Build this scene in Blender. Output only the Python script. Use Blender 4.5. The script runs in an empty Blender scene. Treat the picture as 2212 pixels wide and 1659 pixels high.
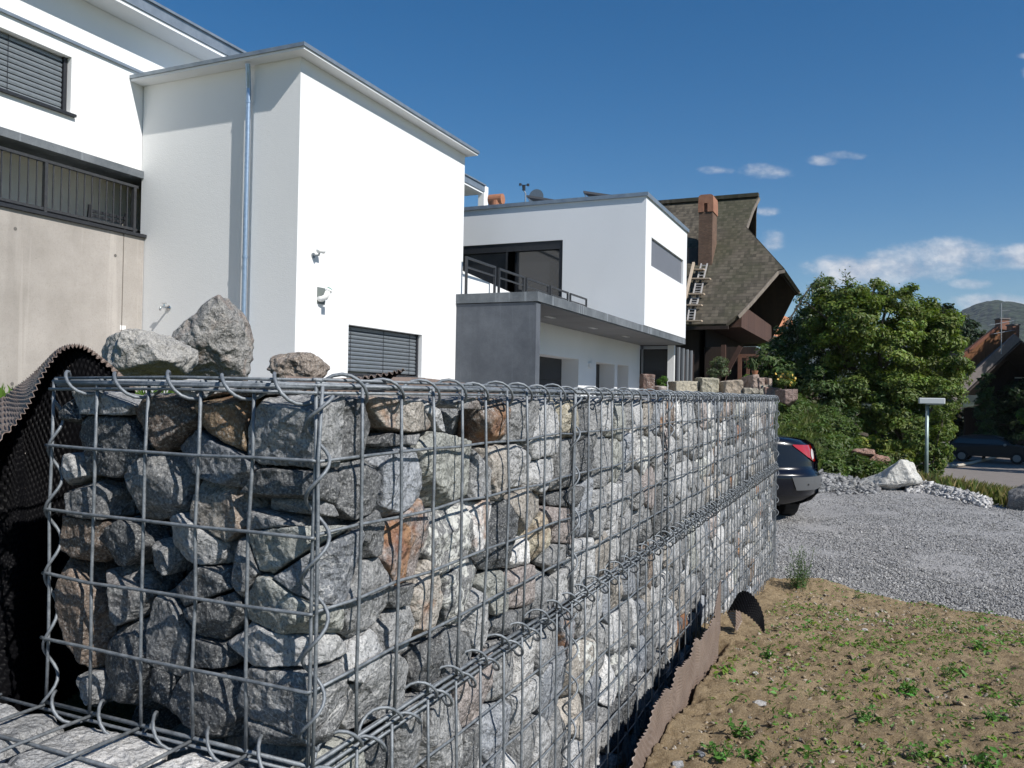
import bpy, math, random
import numpy as np
from mathutils import Vector, Matrix
random.seed(7); rng = np.random.default_rng(11)
scene = bpy.context.scene
COL = scene.collection

# ------------------------------------------------------------------ camera
FPX, CXP, CYP = 1772.0, 1106.0, 829.5
YAW, PIT, ROL = math.radians(23.9), math.atan(21/1772), math.atan(.0184)
F0 = Vector((-math.sin(YAW), math.cos(YAW), 0)); R0 = Vector((math.cos(YAW), math.sin(YAW), 0)); Z0 = Vector((0, 0, 1))
FW = F0*math.cos(PIT)+Z0*math.sin(PIT); U1 = Z0*math.cos(PIT)-F0*math.sin(PIT)
RT = R0*math.cos(ROL)+U1*math.sin(ROL); UP = U1*math.cos(ROL)-R0*math.sin(ROL)
EYE = Vector((0, 0, 1.55))
cam_d = bpy.data.cameras.new('camera'); cam = bpy.data.objects.new('camera', cam_d); COL.objects.link(cam)
m = Matrix((RT, UP, -FW)).transposed().to_4x4(); m.translation = EYE; cam.matrix_world = m
cam_d.sensor_width = 36; cam_d.lens = 36*FPX/2212; cam_d.clip_start = .05; cam_d.clip_end = 8000
scene.camera = cam
def ray(px, py): return FW+RT*((px-CXP)/FPX)-UP*((py-CYP)/FPX)
def hx(px, py, X): d = ray(px, py); return EYE+d*(X/d.x)
def hy(px, py, Y): d = ray(px, py); return EYE+d*(Y/d.y)
def hz(px, py, Z): d = ray(px, py); return EYE+d*((Z-1.55)/d.z)
def at(px, py, b): return EYE+ray(px, py)*b

# ------------------------------------------------------------------ sun, sky, exposure
SUN = Vector((1, -.32, .97)).normalized()
sl = bpy.data.lights.new('sun', 'SUN'); sl.energy = 4.9; sl.angle = math.radians(.53); sl.color = (1, .965, .91)
so = bpy.data.objects.new('sun', sl); COL.objects.link(so); so.rotation_euler = SUN.to_track_quat('Z', 'Y').to_euler(); so.location = (8, -4, 20)
w = bpy.data.worlds.new('World'); scene.world = w; w.use_nodes = True
nt = w.node_tree; N = nt.nodes; L = nt.links; bg = N['Background']
sky = N.new('ShaderNodeTexSky'); sky.sky_type = 'NISHITA'; sky.sun_disc = False
sky.sun_elevation = math.asin(SUN.z); sky.sun_rotation = math.atan2(SUN.x, SUN.y)
sky.altitude = 300; sky.air_density = 1.0; sky.dust_density = .35; sky.ozone_density = 2.5
def nmath(nt, op, a, b=None, c=None, clamp=False):
    n = nt.nodes.new('ShaderNodeMath'); n.operation = op; n.use_clamp = clamp
    for i, v in enumerate((a, b, c)):
        if v is None: continue
        if isinstance(v, (int, float)): n.inputs[i].default_value = v
        else: nt.links.new(v, n.inputs[i])
    return n.outputs[0]
def ndot(nt, a, vec):
    n = nt.nodes.new('ShaderNodeVectorMath'); n.operation = 'DOT_PRODUCT'; nt.links.new(a, n.inputs[0]); n.inputs[1].default_value = vec
    return n.outputs['Value']
tc = N.new('ShaderNodeTexCoord'); D = tc.outputs['Generated']
fb = nmath(nt, 'MAXIMUM', ndot(nt, D, F0), .05)
uu = nmath(nt, 'DIVIDE', ndot(nt, D, R0), fb); vv = nmath(nt, 'DIVIDE', ndot(nt, D, Z0), fb)
cmb = N.new('ShaderNodeCombineXYZ'); L.new(uu, cmb.inputs[0]); L.new(vv, cmb.inputs[1])
def wnoise(scale, detail, off, yscale=1.6):
    mp = N.new('ShaderNodeMapping'); mp.inputs['Location'].default_value = off; mp.inputs['Scale'].default_value = (1, yscale, 1)
    L.new(cmb.outputs[0], mp.inputs[0])
    n = N.new('ShaderNodeTexNoise'); n.inputs['Scale'].default_value = scale; n.inputs['Detail'].default_value = detail; n.inputs['Roughness'].default_value = .62
    L.new(mp.outputs[0], n.inputs['Vector']); return n.outputs['Fac']
CL = [(1868,585,125,36),(1960,575,140,34),(2065,552,140,36),(2200,556,95,28),(2090,613,60,15),(2160,655,120,22),
      (1538,366,46,12),(1645,368,62,20),(1768,343,48,14),(1815,334,58,13),(1652,455,34,13),(1662,520,36,28),(2208,118,26,10),(2215,155,20,18),(1790,612,60,14)]
mx = None
for (px, py, sx, sy) in CL:
    u0 = (px-1106)/1772; v0 = -(py-(850.6+.0184*(px-1106)))/1772
    du = nmath(nt, 'MULTIPLY', nmath(nt, 'SUBTRACT', uu, u0), 1772/sx); dv = nmath(nt, 'MULTIPLY', nmath(nt, 'SUBTRACT', vv, v0), 1772/sy)
    e = nmath(nt, 'SUBTRACT', 1 if sx > 70 else .55, nmath(nt, 'ADD', nmath(nt, 'MULTIPLY', du, du), nmath(nt, 'MULTIPLY', dv, dv)))
    mx = e if mx is None else nmath(nt, 'MAXIMUM', mx, e)
mx = nmath(nt, 'MAXIMUM', mx, -1.5)
nz = wnoise(17, 8, (3.1, 1.7, 0)); nz2 = wnoise(17, 8, (3.1-.014, 1.7-.02, 0)); nb = wnoise(60, 6, (0, 5, 0), 1.2)
den = nmath(nt, 'ADD', mx, nmath(nt, 'MULTIPLY', nmath(nt, 'SUBTRACT', nz, .5), 3.0))
den = nmath(nt, 'ADD', den, nmath(nt, 'MULTIPLY', nmath(nt, 'SUBTRACT', nb, .5), .8))
mr = N.new('ShaderNodeMapRange'); mr.interpolation_type = 'SMOOTHSTEP'; L.new(den, mr.inputs[0]); mr.inputs[1].default_value = -.35; mr.inputs[2].default_value = 1.45; mr.inputs[4].default_value = .86
shd = nmath(nt, 'ADD', .5, nmath(nt, 'MULTIPLY', nmath(nt, 'SUBTRACT', nz, nz2), 3.5), clamp=True)
cr = N.new('ShaderNodeMixRGB'); L.new(shd, cr.inputs[0]); cr.inputs[1].default_value = (3.4, 3.9, 4.9, 1); cr.inputs[2].default_value = (7.4, 7.3, 7.4, 1)
mixc = N.new('ShaderNodeMixRGB'); L.new(mr.outputs[0], mixc.inputs[0]); hs = N.new('ShaderNodeHueSaturation'); hs.inputs['Saturation'].default_value = 1.45; hs.inputs['Value'].default_value = .80; L.new(sky.outputs[0], hs.inputs['Color']); L.new(hs.outputs[0], mixc.inputs[1]); L.new(cr.outputs[0], mixc.inputs[2])
L.new(mixc.outputs[0], bg.inputs[0]); bg.inputs[1].default_value = .10
scene.view_settings.view_transform = 'Standard'; scene.view_settings.look = 'None'; scene.view_settings.gamma = 1
scene.view_settings.exposure = 0.25
scene.render.engine = 'CYCLES'

# ------------------------------------------------------------------ helpers
class MB:
    def __init__(s): s.v = []; s.f = []; s.m = []
    def add(s, vs, fs, mi=0):
        o = len(s.v); s.v += [tuple(p) for p in vs]; s.f += [tuple(i+o for i in f) for f in fs]; s.m += [mi]*len(fs); return s
    def quad(s, a, b, c, d, mi=0): return s.add([a, b, c, d], [(0, 1, 2, 3)], mi)
    def box(s, x0, x1, y0, y1, z0, z1, mi=0):
        x0, x1 = min(x0, x1), max(x0, x1); y0, y1 = min(y0, y1), max(y0, y1); z0, z1 = min(z0, z1), max(z0, z1)
        return s.add([(x0,y0,z0),(x1,y0,z0),(x1,y1,z0),(x0,y1,z0),(x0,y0,z1),(x1,y0,z1),(x1,y1,z1),(x0,y1,z1)],
                     [(0,3,2,1),(4,5,6,7),(0,1,5,4),(1,2,6,5),(2,3,7,6),(3,0,4,7)], mi)
    def slab(s, pts, n, t, mi=0):
        n = Vector(n).normalized()*t; k = len(pts); P = [Vector(p) for p in pts]; Q = [p-n for p in P]
        fs = [tuple(range(k)), tuple(reversed(range(k, 2*k)))]+[(i, k+i, k+(i+1) % k, (i+1) % k) for i in range(k)]
        return s.add(P+Q, fs, mi)
    def beam(s, a, b, w_, h_, up=(0, 0, 1), mi=0):
        a, b = Vector(a), Vector(b); d = (b-a).normalized(); u = Vector(up); x = d.cross(u)
        if x.length < 1e-4: x = Vector((1, 0, 0))
        x.normalize(); u = x.cross(d).normalized(); x *= w_/2; u *= h_/2
        vs = [a-x-u, a+x-u, a+x+u, a-x+u, b-x-u, b+x-u, b+x+u, b-x+u]
        return s.add(vs, [(0,3,2,1),(4,5,6,7),(0,1,5,4),(1,2,6,5),(2,3,7,6),(3,0,4,7)][::1], mi)
    def tube(s, path, r, n=6, cap=True, mi=0):
        P = [Vector(p) for p in path]; o = len(s.v); k = len(P); rs = r if isinstance(r, (list, tuple)) else [r]*k
        x = None
        for i, p in enumerate(P):
            d = (P[min(i+1, k-1)]-P[max(i-1, 0)]).normalized()
            if x is None:
                x = d.cross(Vector((0, 0, 1)))
                if x.length < .1: x = d.cross(Vector((1, 0, 0)))
            x = (x-d*x.dot(d)).normalized(); y = d.cross(x)
            for j in range(n):
                a = 2*math.pi*j/n; s.v.append(tuple(p+(x*math.cos(a)+y*math.sin(a))*rs[i]))
        for i in range(k-1):
            for j in range(n):
                s.f.append((o+i*n+j, o+i*n+(j+1) % n, o+(i+1)*n+(j+1) % n, o+(i+1)*n+j)); s.m.append(mi)
        if cap:
            s.f.append(tuple(o+j for j in reversed(range(n)))); s.f.append(tuple(o+(k-1)*n+j for j in range(n))); s.m += [mi, mi]
        return s
    def build(s, name, mats, parent=None, smooth=False, bevel=0):
        me = bpy.data.meshes.new(name); me.from_pydata(s.v, [], s.f); me.update()
        mats = mats if isinstance(mats, (list, tuple)) else [mats]
        for q in mats: me.materials.append(q)
        if len(mats) > 1: me.polygons.foreach_set('material_index', s.m)
        if smooth: me.polygons.foreach_set('use_smooth', [True]*len(me.polygons))
        o = bpy.data.objects.new(name, me); COL.objects.link(o)
        if parent: o.parent = parent; o.matrix_parent_inverse = Matrix.Translation(-parent.location)
        if bevel:
            b = o.modifiers.new('bevel', 'BEVEL'); b.width = bevel; b.segments = 2; b.limit_method = 'ANGLE'
        return o
def tag(o, label=None, cat=None, group=None, kind=None):
    if label: o['label'] = label
    if cat: o['category'] = cat
    if group: o['group'] = group
    if kind: o['kind'] = kind
    return o
def thing(name, loc, label, cat, group=None):
    o = bpy.data.objects.new(name, None); o.location = loc; o.empty_display_size = .1; COL.objects.link(o); return tag(o, label, cat, group)
def npmesh(name, V, Fc, mats, parent=None, smooth=False, attrs=None, midx=None):
    V = np.asarray(V, dtype=np.float32); Fc = np.asarray(Fc, dtype=np.int32); k = Fc.shape[1]
    me = bpy.data.meshes.new(name); me.vertices.add(len(V)); me.vertices.foreach_set('co', V.ravel())
    me.loops.add(Fc.size); me.loops.foreach_set('vertex_index', Fc.ravel())
    me.polygons.add(len(Fc)); me.polygons.foreach_set('loop_start', np.arange(0, Fc.size, k, dtype=np.int32))
    me.polygons.foreach_set('loop_total', np.full(len(Fc), k, dtype=np.int32))
    if smooth: me.polygons.foreach_set('use_smooth', np.ones(len(Fc), dtype=bool))
    mats = mats if isinstance(mats, (list, tuple)) else [mats]
    for q in mats: me.materials.append(q)
    if midx is not None: me.polygons.foreach_set('material_index', np.asarray(midx, dtype=np.int32))
    me.update(calc_edges=True)
    for an, (ty, arr) in (attrs or {}).items():
        a = me.attributes.new(an, ty, 'POINT'); a.data.foreach_set('color' if ty == 'FLOAT_COLOR' else 'value', np.asarray(arr, dtype=np.float32).ravel())
    o = bpy.data.objects.new(name, me); COL.objects.link(o)
    if parent: o.parent = parent; o.matrix_parent_inverse = Matrix.Translation(-parent.location)
    return o
def grid_faces(nu, nv):
    i = np.arange(nu-1)[:, None]*nv+np.arange(nv-1)[None, :]; i = i.ravel()
    return np.stack([i, i+nv, i+nv+1, i+1], 1)
# vectorised value noise
def _h(ix, iy, iz):
    n = (ix*374761393+iy*668265263+iz*2147483647) & 0xffffffff
    n = ((n ^ (n >> 13))*1274126177) & 0xffffffff
    n = ((n ^ (n >> 15))*2246822519) & 0xffffffff
    return ((n ^ (n >> 16)) & 0xffff)/65535.0
def vnoise(P):
    P = np.asarray(P, dtype=np.float64)+1000.0; I = np.floor(P).astype(np.int64); f = P-I; f = f*f*f*(f*(f*6-15)+10)
    r = 0
    for dx in (0, 1):
        for dy in (0, 1):
            for dz in (0, 1):
                wt = (f[:, 0] if dx else 1-f[:, 0])*(f[:, 1] if dy else 1-f[:, 1])*(f[:, 2] if dz else 1-f[:, 2])
                r = r+wt*_h(I[:, 0]+dx, I[:, 1]+dy, I[:, 2]+dz)
    return r*2-1
def fbm(P, o=4, g=.5):
    P = np.asarray(P); r = 0; a = 1; s = 0
    for k in range(o): r = r+a*vnoise(P*(2.03**k)+k*17.3); s += a; a *= g
    return r/s

# ------------------------------------------------------------------ materials
def newmat(name):
    m = bpy.data.materials.new(name); m.use_nodes = True; nt = m.node_tree; return m, nt, nt.nodes['Principled BSDF']
def tn(nt, scale, detail=4, rough=.6, vec=None, dist=0):
    n = nt.nodes.new('ShaderNodeTexNoise'); n.inputs['Scale'].default_value = scale; n.inputs['Detail'].default_value = detail
    n.inputs['Roughness'].default_value = rough; n.inputs['Distortion'].default_value = dist
    if vec is not None: nt.links.new(vec, n.inputs['Vector'])
    return n.outputs['Fac']
def ramp(nt, fac, a, b, c0=0, c1=1):
    n = nt.nodes.new('ShaderNodeMapRange'); nt.links.new(fac, n.inputs[0]); n.inputs[1].default_value = a; n.inputs[2].default_value = b
    n.inputs[3].default_value = c0; n.inputs[4].default_value = c1; n.clamp = True; return n.outputs[0]
def mixrgb(nt, fac, a, b, mode='MIX'):
    n = nt.nodes.new('ShaderNodeMixRGB'); n.blend_type = mode
    for i, v in ((0, fac), (1, a), (2, b)):
        if isinstance(v, (int, float)): n.inputs[i].default_value = v
        elif isinstance(v, tuple): n.inputs[i].default_value = (*v, 1)[:4]
        else: nt.links.new(v, n.inputs[i])
    return n.outputs[0]
def gpos(nt, scale=None):
    g = nt.nodes.new('ShaderNodeNewGeometry').outputs['Position']
    if scale:
        mp = nt.nodes.new('ShaderNodeMapping'); mp.inputs['Scale'].default_value = scale; nt.links.new(g, mp.inputs[0]); return mp.outputs[0]
    return g
def bump(nt, bsdf, h, dist, strength=1, prev=None):
    b = nt.nodes.new('ShaderNodeBump'); b.inputs['Distance'].default_value = dist; b.inputs['Strength'].default_value = strength
    nt.links.new(h, b.inputs['Height'])
    if prev is not None: nt.links.new(prev, b.inputs['Normal'])
    if bsdf: nt.links.new(b.outputs[0], bsdf.inputs['Normal'])
    return b.outputs[0]
def simple(name, c1, c2=None, scale=5, rough=.8, bd=0, bs=50, metal=0, stretch=None, spec=None, det=5):
    m, nt, b = newmat(name); b.inputs['Roughness'].default_value = rough; b.inputs['Metallic'].default_value = metal
    if spec is not None: b.inputs['Specular IOR Level'].default_value = spec
    P = gpos(nt, stretch)
    if c2: nt.links.new(mixrgb(nt, ramp(nt, tn(nt, scale, det, .6, P), .3, .7), c1, c2), b.inputs['Base Color'])
    else: b.inputs['Base Color'].default_value = (*c1, 1)
    if bd: bump(nt, b, tn(nt, bs, 5, .6, P), bd)
    return m
def nt_noise_col(nt, scale, vec):
    n = nt.nodes.new('ShaderNodeTexNoise'); n.inputs['Scale'].default_value = scale; n.inputs['Detail'].default_value = 3; nt.links.new(vec, n.inputs['Vector']); return n.outputs['Color']
# stone, shared by every rock: tint and rust come from each rock's own colour
def stone_material(name='stone', bscale=1.0, speck=1.0):
    m, nt, b = newmat(name); P = gpos(nt)
    at_ = nt.nodes.new('ShaderNodeAttribute'); at_.attribute_name = 'tint'; ru = nt.nodes.new('ShaderNodeAttribute'); ru.attribute_name = 'rust'
    li = nt.nodes.new('ShaderNodeAttribute'); li.attribute_name = 'lichen'
    c = at_.outputs['Color']
    big = tn(nt, 9*bscale, 5, .65, P); fine = tn(nt, 260*bscale, 3, .7, P); mid = tn(nt, 70*bscale, 4, .7, gpos(nt, (1, 1.3, .55)), 1.5)
    c = mixrgb(nt, 1, c, mixrgb(nt, ramp(nt, big, .3, .7), (.82, .83, .84), (1.20, 1.185, 1.16)), 'MULTIPLY')
    c = mixrgb(nt, 1, c, mixrgb(nt, ramp(nt, mid, .32, .68), (.78, .782, .79), (1.24, 1.24, 1.23)), 'MULTIPLY')
    vn = tn(nt, 7*bscale, 3, .5, gpos(nt, (1, .8, 1.6)), 2.2); vm = nmath(nt, 'MULTIPLY', ramp(nt, nmath(nt, 'ABSOLUTE', nmath(nt, 'SUBTRACT', vn, .5)), .012, .003), ramp(nt, tn(nt, 3*bscale, 2, .5, P), .5, .6))
    c = mixrgb(nt, nmath(nt, 'MULTIPLY', vm, .6), c, (.62, .61, .59))
    c = mixrgb(nt, ramp(nt, fine, .53, .66, 0, .42*speck), c, (.66, .65, .62))
    c = mixrgb(nt, ramp(nt, fine, .46, .36, 0, .55*speck), c, (.035, .036, .04))
    rn = tn(nt, 11*bscale, 4, .6, P, .8)
    rm = nmath(nt, 'MULTIPLY', ru.outputs['Fac'], ramp(nt, rn, .5, .62, 0, .85), clamp=True)
    c = mixrgb(nt, rm, c, mixrgb(nt, ramp(nt, tn(nt, 25*bscale, 3, .5, P), .35, .65), (.40, .21, .09), (.22, .085, .04)))
    ln = tn(nt, 26*bscale, 5, .65, P, 1.2)
    c = mixrgb(nt, nmath(nt, 'MULTIPLY', li.outputs['Fac'], ramp(nt, ln, .5, .53), clamp=True), c, (.60, .60, .56))
    nt.links.new(c, b.inputs['Base Color']); b.inputs['Roughness'].default_value = .72; b.inputs['Specular IOR Level'].default_value = .35
    vo = nt.nodes.new('ShaderNodeTexVoronoi'); vo.inputs['Scale'].default_value = 24*bscale; vo.feature = 'F1'; mpv = gpos(nt, (1, 1.2, .7)); nt.links.new(mixrgb(nt, .12, mpv, nt_noise_col(nt, 20*bscale, P)), vo.inputs['Vector'])
    n0 = bump(nt, None, vo.outputs['Distance'], .022/bscale, .75)
    n1 = bump(nt, None, tn(nt, 38*bscale, 6, .68, P, .4), .010/bscale, .9, n0); bump(nt, b, tn(nt, 210*bscale, 4, .7, P), .0028/bscale, 1, n1)
    return m
MST = stone_material(); MSTF = stone_material('stone_far', .35)
def galv(name, c1, c2):
    m, nt, b = newmat(name); P = gpos(nt)
    nt.links.new(mixrgb(nt, ramp(nt, tn(nt, 60, 4, .7, P), .35, .65), c1, c2), b.inputs['Base Color'])
    nt.links.new(ramp(nt, tn(nt, 120, 3, .6, P), .3, .7, .42, .68), b.inputs['Roughness']); b.inputs['Metallic'].default_value = .35
    bump(nt, b, tn(nt, 400, 3, .6, P), .0006); return m
MWIRE = galv('galvanised_wire', (.13, .145, .16), (.25, .27, .29))
MZINC = simple('zinc_sheet', (.22, .26, .30), (.33, .37, .41), 6, .42, .0004, 200, .5)
MPIPE = simple('galvanised_pipe', (.30, .40, .52), (.42, .52, .64), 30, .35, .0004, 200, .75)
def render_white(name, c, bd=.0022):
    m, nt, b = newmat(name); P = gpos(nt)
    nt.links.new(mixrgb(nt, ramp(nt, tn(nt, .8, 4, .6, gpos(nt, (1, 1, .5))), .3, .7), tuple(x*.955 for x in c), c), b.inputs['Base Color'])
    b.inputs['Roughness'].default_value = .92; b.inputs['Specular IOR Level'].default_value = .2
    n1 = bump(nt, None, tn(nt, 14, 4, .6, P), .004, .3); bump(nt, b, tn(nt, 75, 4, .62, P), bd, 1, n1); return m
MWHITE = render_white('white_render', (.80, .80, .79)); MWHITE2 = render_white('pale_render', (.78, .79, .80), .002)
MBEIGE = simple('beige_render', (.66, .60, .50), (.72, .66, .56), 2, .9, .002, 60)
def concrete(name, c1, c2, streak):
    m, nt, b = newmat(name); P = gpos(nt)
    c = mixrgb(nt, ramp(nt, tn(nt, 1.7, 8, .68, P), .32, .68), c1, c2); c = mixrgb(nt, ramp(nt, tn(nt, 60, 4, .7, P), .5, .68, 0, .3), c, tuple(x*.7 for x in c1))
    st = tn(nt, 7.5, 4, .55, gpos(nt, (1, 1, .03)), .1); c = mixrgb(nt, ramp(nt, st, .60, .68, 0, streak), c, tuple(min(1, x*1.5) for x in c2))
    st2 = tn(nt, 3.1, 5, .6, gpos(nt, (1, 1, .09))); c = mixrgb(nt, ramp(nt, st2, .48, .3, 0, .3), c, tuple(x*.68 for x in c1))
    vo = nt.nodes.new('ShaderNodeTexVoronoi'); vo.inputs['Scale'].default_value = 9; nt.links.new(P, vo.inputs['Vector'])
    c = mixrgb(nt, ramp(nt, vo.outputs['Distance'], .05, .035, 0, .6), c, tuple(x*.35 for x in c1))
    nt.links.new(c, b.inputs['Base Color']); b.inputs['Roughness'].default_value = .85
    bump(nt, b, tn(nt, 45, 5, .6, P), .002); return m
MCONC = concrete('fairfaced_concrete', (.295, .268, .24), (.395, .362, .33), .22)
MCONCD = concrete('dark_glazed_concrete', (.066, .075, .09), (.118, .13, .15), .35)
MCONCE = concrete('weathered_concrete_edge', (.075, .088, .10), (.19, .205, .22), .7)
MDARK = simple('anthracite_metal', (.028, .030, .036), (.042, .044, .05), 20, .45, 0, 1, .4)
MSLAT = simple('grey_slat_metal', (.20, .225, .245), (.25, .275, .295), 15, .38, 0, 1, .45)
MBLK = simple('dark_interior', (.012, .013, .016), None, 1, .6)
MRAIL = simple('railing_paint', (.035, .037, .042), (.06, .062, .066), 30, .5, 0, 1, .3)
def glass(name, c=(.02, .022, .026)):
    m, nt, b = newmat(name); b.inputs['Base Color'].default_value = (*c, 1); b.inputs['Roughness'].default_value = .04; b.inputs['Specular IOR Level'].default_value = .7; return m
MGLASS = glass('window_glass')
# ------------------------------------------------------------------ buildings
def cuts(a, b, hs, i): return sorted(set([a, b]+[h[i] for h in hs]+[h[i+1] for h in hs]))
def wall_x(mb, X, y0, y1, z0, z1, holes=(), depth=.15):      # face looking towards +X, holes (ya, yb, za, zb)
    ys, zs = cuts(y0, y1, holes, 0), cuts(z0, z1, holes, 2)
    for a, b in zip(ys, ys[1:]):
        for c, d in zip(zs, zs[1:]):
            if any(h[0]-1e-6 <= a and b <= h[1]+1e-6 and h[2]-1e-6 <= c and d <= h[3]+1e-6 for h in holes): continue
            mb.quad((X,a,c),(X,b,c),(X,b,d),(X,a,d))
    for (a, b, c, d) in holes:
        x = X-depth
        mb.quad((X,a,c),(x,a,c),(x,a,d),(X,a,d)); mb.quad((X,b,c),(X,b,d),(x,b,d),(x,b,c))
        mb.quad((X,a,d),(x,a,d),(x,b,d),(X,b,d)); mb.quad((X,a,c),(X,b,c),(x,b,c),(x,a,c))
def wall_y(mb, Y, x0, x1, z0, z1, holes=(), depth=.15):      # face looking towards -Y, holes (xa, xb, za, zb)
    xs, zs = cuts(x0, x1, holes, 0), cuts(z0, z1, holes, 2)
    for a, b in zip(xs, xs[1:]):
        for c, d in zip(zs, zs[1:]):
            if any(h[0]-1e-6 <= a and b <= h[1]+1e-6 and h[2]-1e-6 <= c and d <= h[3]+1e-6 for h in holes): continue
            mb.quad((a,Y,c),(b,Y,c),(b,Y,d),(a,Y,d))
    for (a, b, c, d) in holes:
        y = Y+depth
        mb.quad((a,Y,c),(a,y,c),(a,y,d),(a,Y,d)); mb.quad((b,Y,c),(b,Y,d),(b,y,d),(b,y,c))
        mb.quad((a,Y,d),(a,y,d),(b,y,d),(b,Y,d)); mb.quad((a,Y,c),(b,Y,c),(b,y,c),(a,y,c))
def blind_x(X, y0, y1, z0, z1, pitch, parent, cords):
    s = MB(); z = z1-.03
    while z > z0+.02:
        h = pitch*.9; t = .013
        s.add([(X-.028, y0, z-h/2),(X-.028, y1, z-h/2),(X+.006, y1, z-h/2+.004),(X+.006, y0, z-h/2+.004),
               (X-.004, y0, z+h/2),(X-.004, y1, z+h/2),(X-.028, y1, z+h/2),(X-.028, y0, z+h/2),
               (X+.012, y0, z),(X+.012, y1, z)],
              [(0,3,2,1),(3,8,9,2),(8,4,5,9),(4,7,6,5),(7,0,1,6),(0,7,4,8,3),(1,2,9,5,6)]); z -= pitch
    b = s.build('blind', MSLAT, parent)
    for q in cords:
        c = MB(); c.tube([(X+.016, q, z0), (X+.016, q, z1)], .004, 4); c.build('blind_cord', MDARK, b)
    return b

Xt, Yt, Yt1 = -6.472, 8.056, 12.44          # stair tower
ZS = 5.62
xrec = -7.19; REC = .02
houseA = thing('white_house', (-9.2, 9, 1.4), 'white rendered house with flat eaves, stair tower and barred terrace, on the left', 'house')
tw = MB()
h1 = hx(753, 702, Xt); h2 = hx(910, 815, Xt)
win = (h1.y, h2.y, 1.775, 2.44)
wall_x(tw, Xt, Yt, Yt1, 0, ZS, [win], .16)
tw.quad((xrec, Yt, 0), (Xt, Yt, 0), (Xt, Yt, ZS), (xrec, Yt, ZS)); tw.quad((xrec, Yt, 0), (xrec, Yt, ZS), (xrec, Yt+REC, ZS), (xrec, Yt+REC, 0))
tw.quad((-9.12, Yt+REC, 0), (xrec, Yt+REC, 0), (xrec, Yt+REC, ZS), (-9.12, Yt+REC, ZS))
tw.quad((-9.12, Yt+REC, 0), (-9.12, Yt+REC, ZS), (-9.12, Yt1, ZS), (-9.12, Yt1, 0)); tw.quad((Xt, Yt1, 0), (-9.12, Yt1, 0), (-9.12, Yt1, ZS), (Xt, Yt1, ZS))
tw.quad((-9.12, Yt+REC, ZS), (Xt, Yt, ZS), (Xt, Yt1, ZS), (-9.12, Yt1, ZS))
tower = tw.build('tower_wall', MWHITE, houseA)
rf = MB(); ex = .19; rf.box(-9.135, Xt+ex, Yt-ex, Yt1+.12, ZS+.002, ZS+.03, 0); rf.box(-9.14, Xt+ex+.02, Yt-ex-.02, Yt1+.14, ZS+.032, ZS+.078, 1)
troof = rf.build('tower_roof', [MWHITE2, MZINC], houseA)
wn = MB(); wn.box(Xt-.17, Xt-.15, win[0], win[1], win[2], win[3]); wa = wn.build('window', MGLASS, houseA)
blind_x(Xt-.09, win[0]+.01, win[1]-.05, win[2]+.02, win[3]-.01, .056, wa, [win[0]+.16, (win[0]+win[1])/2, win[1]-.25])
fr = MB(); fr.box(Xt-.13, Xt-.06, win[1]-.045, win[1]-.003, win[2]+.003, win[3]-.003); fr.box(Xt-.12, Xt-.05, win[0]+.003, win[1]-.05, win[2]+.003, win[2]+.02)
fr.build('window_frame', MDARK, wa)
sl_ = MB(); sl_.box(Xt-.14, Xt+.05, win[0]-.03, win[1]+.04, win[2]-.03, win[2]-.002); sl_.build('window_sill', MDARK, wa)
# downpipe
p0 = hy(556, 128, Yt-.09); px_ = xrec+.03
px_ = xrec-.046; YPP = Yt+REC-.072; dp = MB(); dp.tube([(px_+.04, Yt-.12, 5.60), (px_+.03, Yt-.10, 5.5), (px_, YPP, 5.32), (px_, YPP, 5.2), (px_, YPP, 1.0)], .031, 16)
for z in (5.15, 3.2, 1.95): dp.tube([(px_, YPP, z-.015), (px_, YPP, z+.015)], .036, 14)
dp.build('downpipe', MPIPE, houseA, smooth=False)

# left volume
XL = -9.13
zt = hx(330, -85+.49*330, XL).z; zs1 = hx(200, 275+.303*200, XL+.04).z; zs0 = hx(200, 295+.29*200, XL+.04).z
wy0, wy1 = hx(-120, 58-50, XL).y, hx(155, 124, XL).y
wz1 = hx(155, 124, XL).z; wz0 = hx(155, 247, XL).z
lw = MB(); wall_x(lw, XL, 2.0, 17, zs1, zt, [(wy0, wy1, wz0, wz1)], .17)
lw.quad((XL, 2, zs1), (XL, 2, zt), (-17, 2, zt), (-17, 2, zs1)); lw.quad((XL, 17, zs1), (-17, 17, zs1), (-17, 17, zt), (XL, 17, zt))
lw.build('wall', MWHITE, houseA)
tr = MB(); q = hx(155, 17+.46*155, XL); tr.box(XL-.0, XL+.035, 2, 17, q.z-.035, q.z); tr.build('wall_trim', MZINC, houseA)
fa = hz(373, (373-259)*.534, zt+.02)
rl = MB(); rl.box(-17, fa.x-.02, 1.2, 17.8, zt+.004, zt+.05, 0); rl.box(-17, fa.x, 1.18, 17.85, zt+.052, zt+.20, 1); rl.box(-17, fa.x+.03, 1.15, 17.88, zt+.202, zt+.235, 1)
rl.build('roof', [MWHITE2, MZINC], houseA)
g = MB(); g.box(XL-.19, XL-.16, wy0, wy1, wz0, wz1); wl = g.build('window', MGLASS, houseA)
blind_x(XL-.10, wy0+.01, wy1-.06, wz0+.02, wz1-.01, .062, wl, [wy1-.75, wy1-2.1, wy1-.4-3])
fr = MB(); fr.box(XL-.14, XL-.07, wy1-.05, wy1-.003, wz0+.003, wz1-.003); fr.build('window_frame', MDARK, wl)
sl_ = MB(); sl_.box(XL-.14, XL+.05, wy0-.03, wy1+.05, wz0-.035, wz0-.002); sl_.build('window_sill', MDARK, wl)
sb = MB(); sb.box(-17, XL+.05, 1.9, 12, zs0, zs1-.003); sb.build('balcony_slab', MCONCE, houseA)
XC = -9.04; ce = hx(309, 600, XC).y; zc = hx(200, 450+.201*200, XC).z
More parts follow.
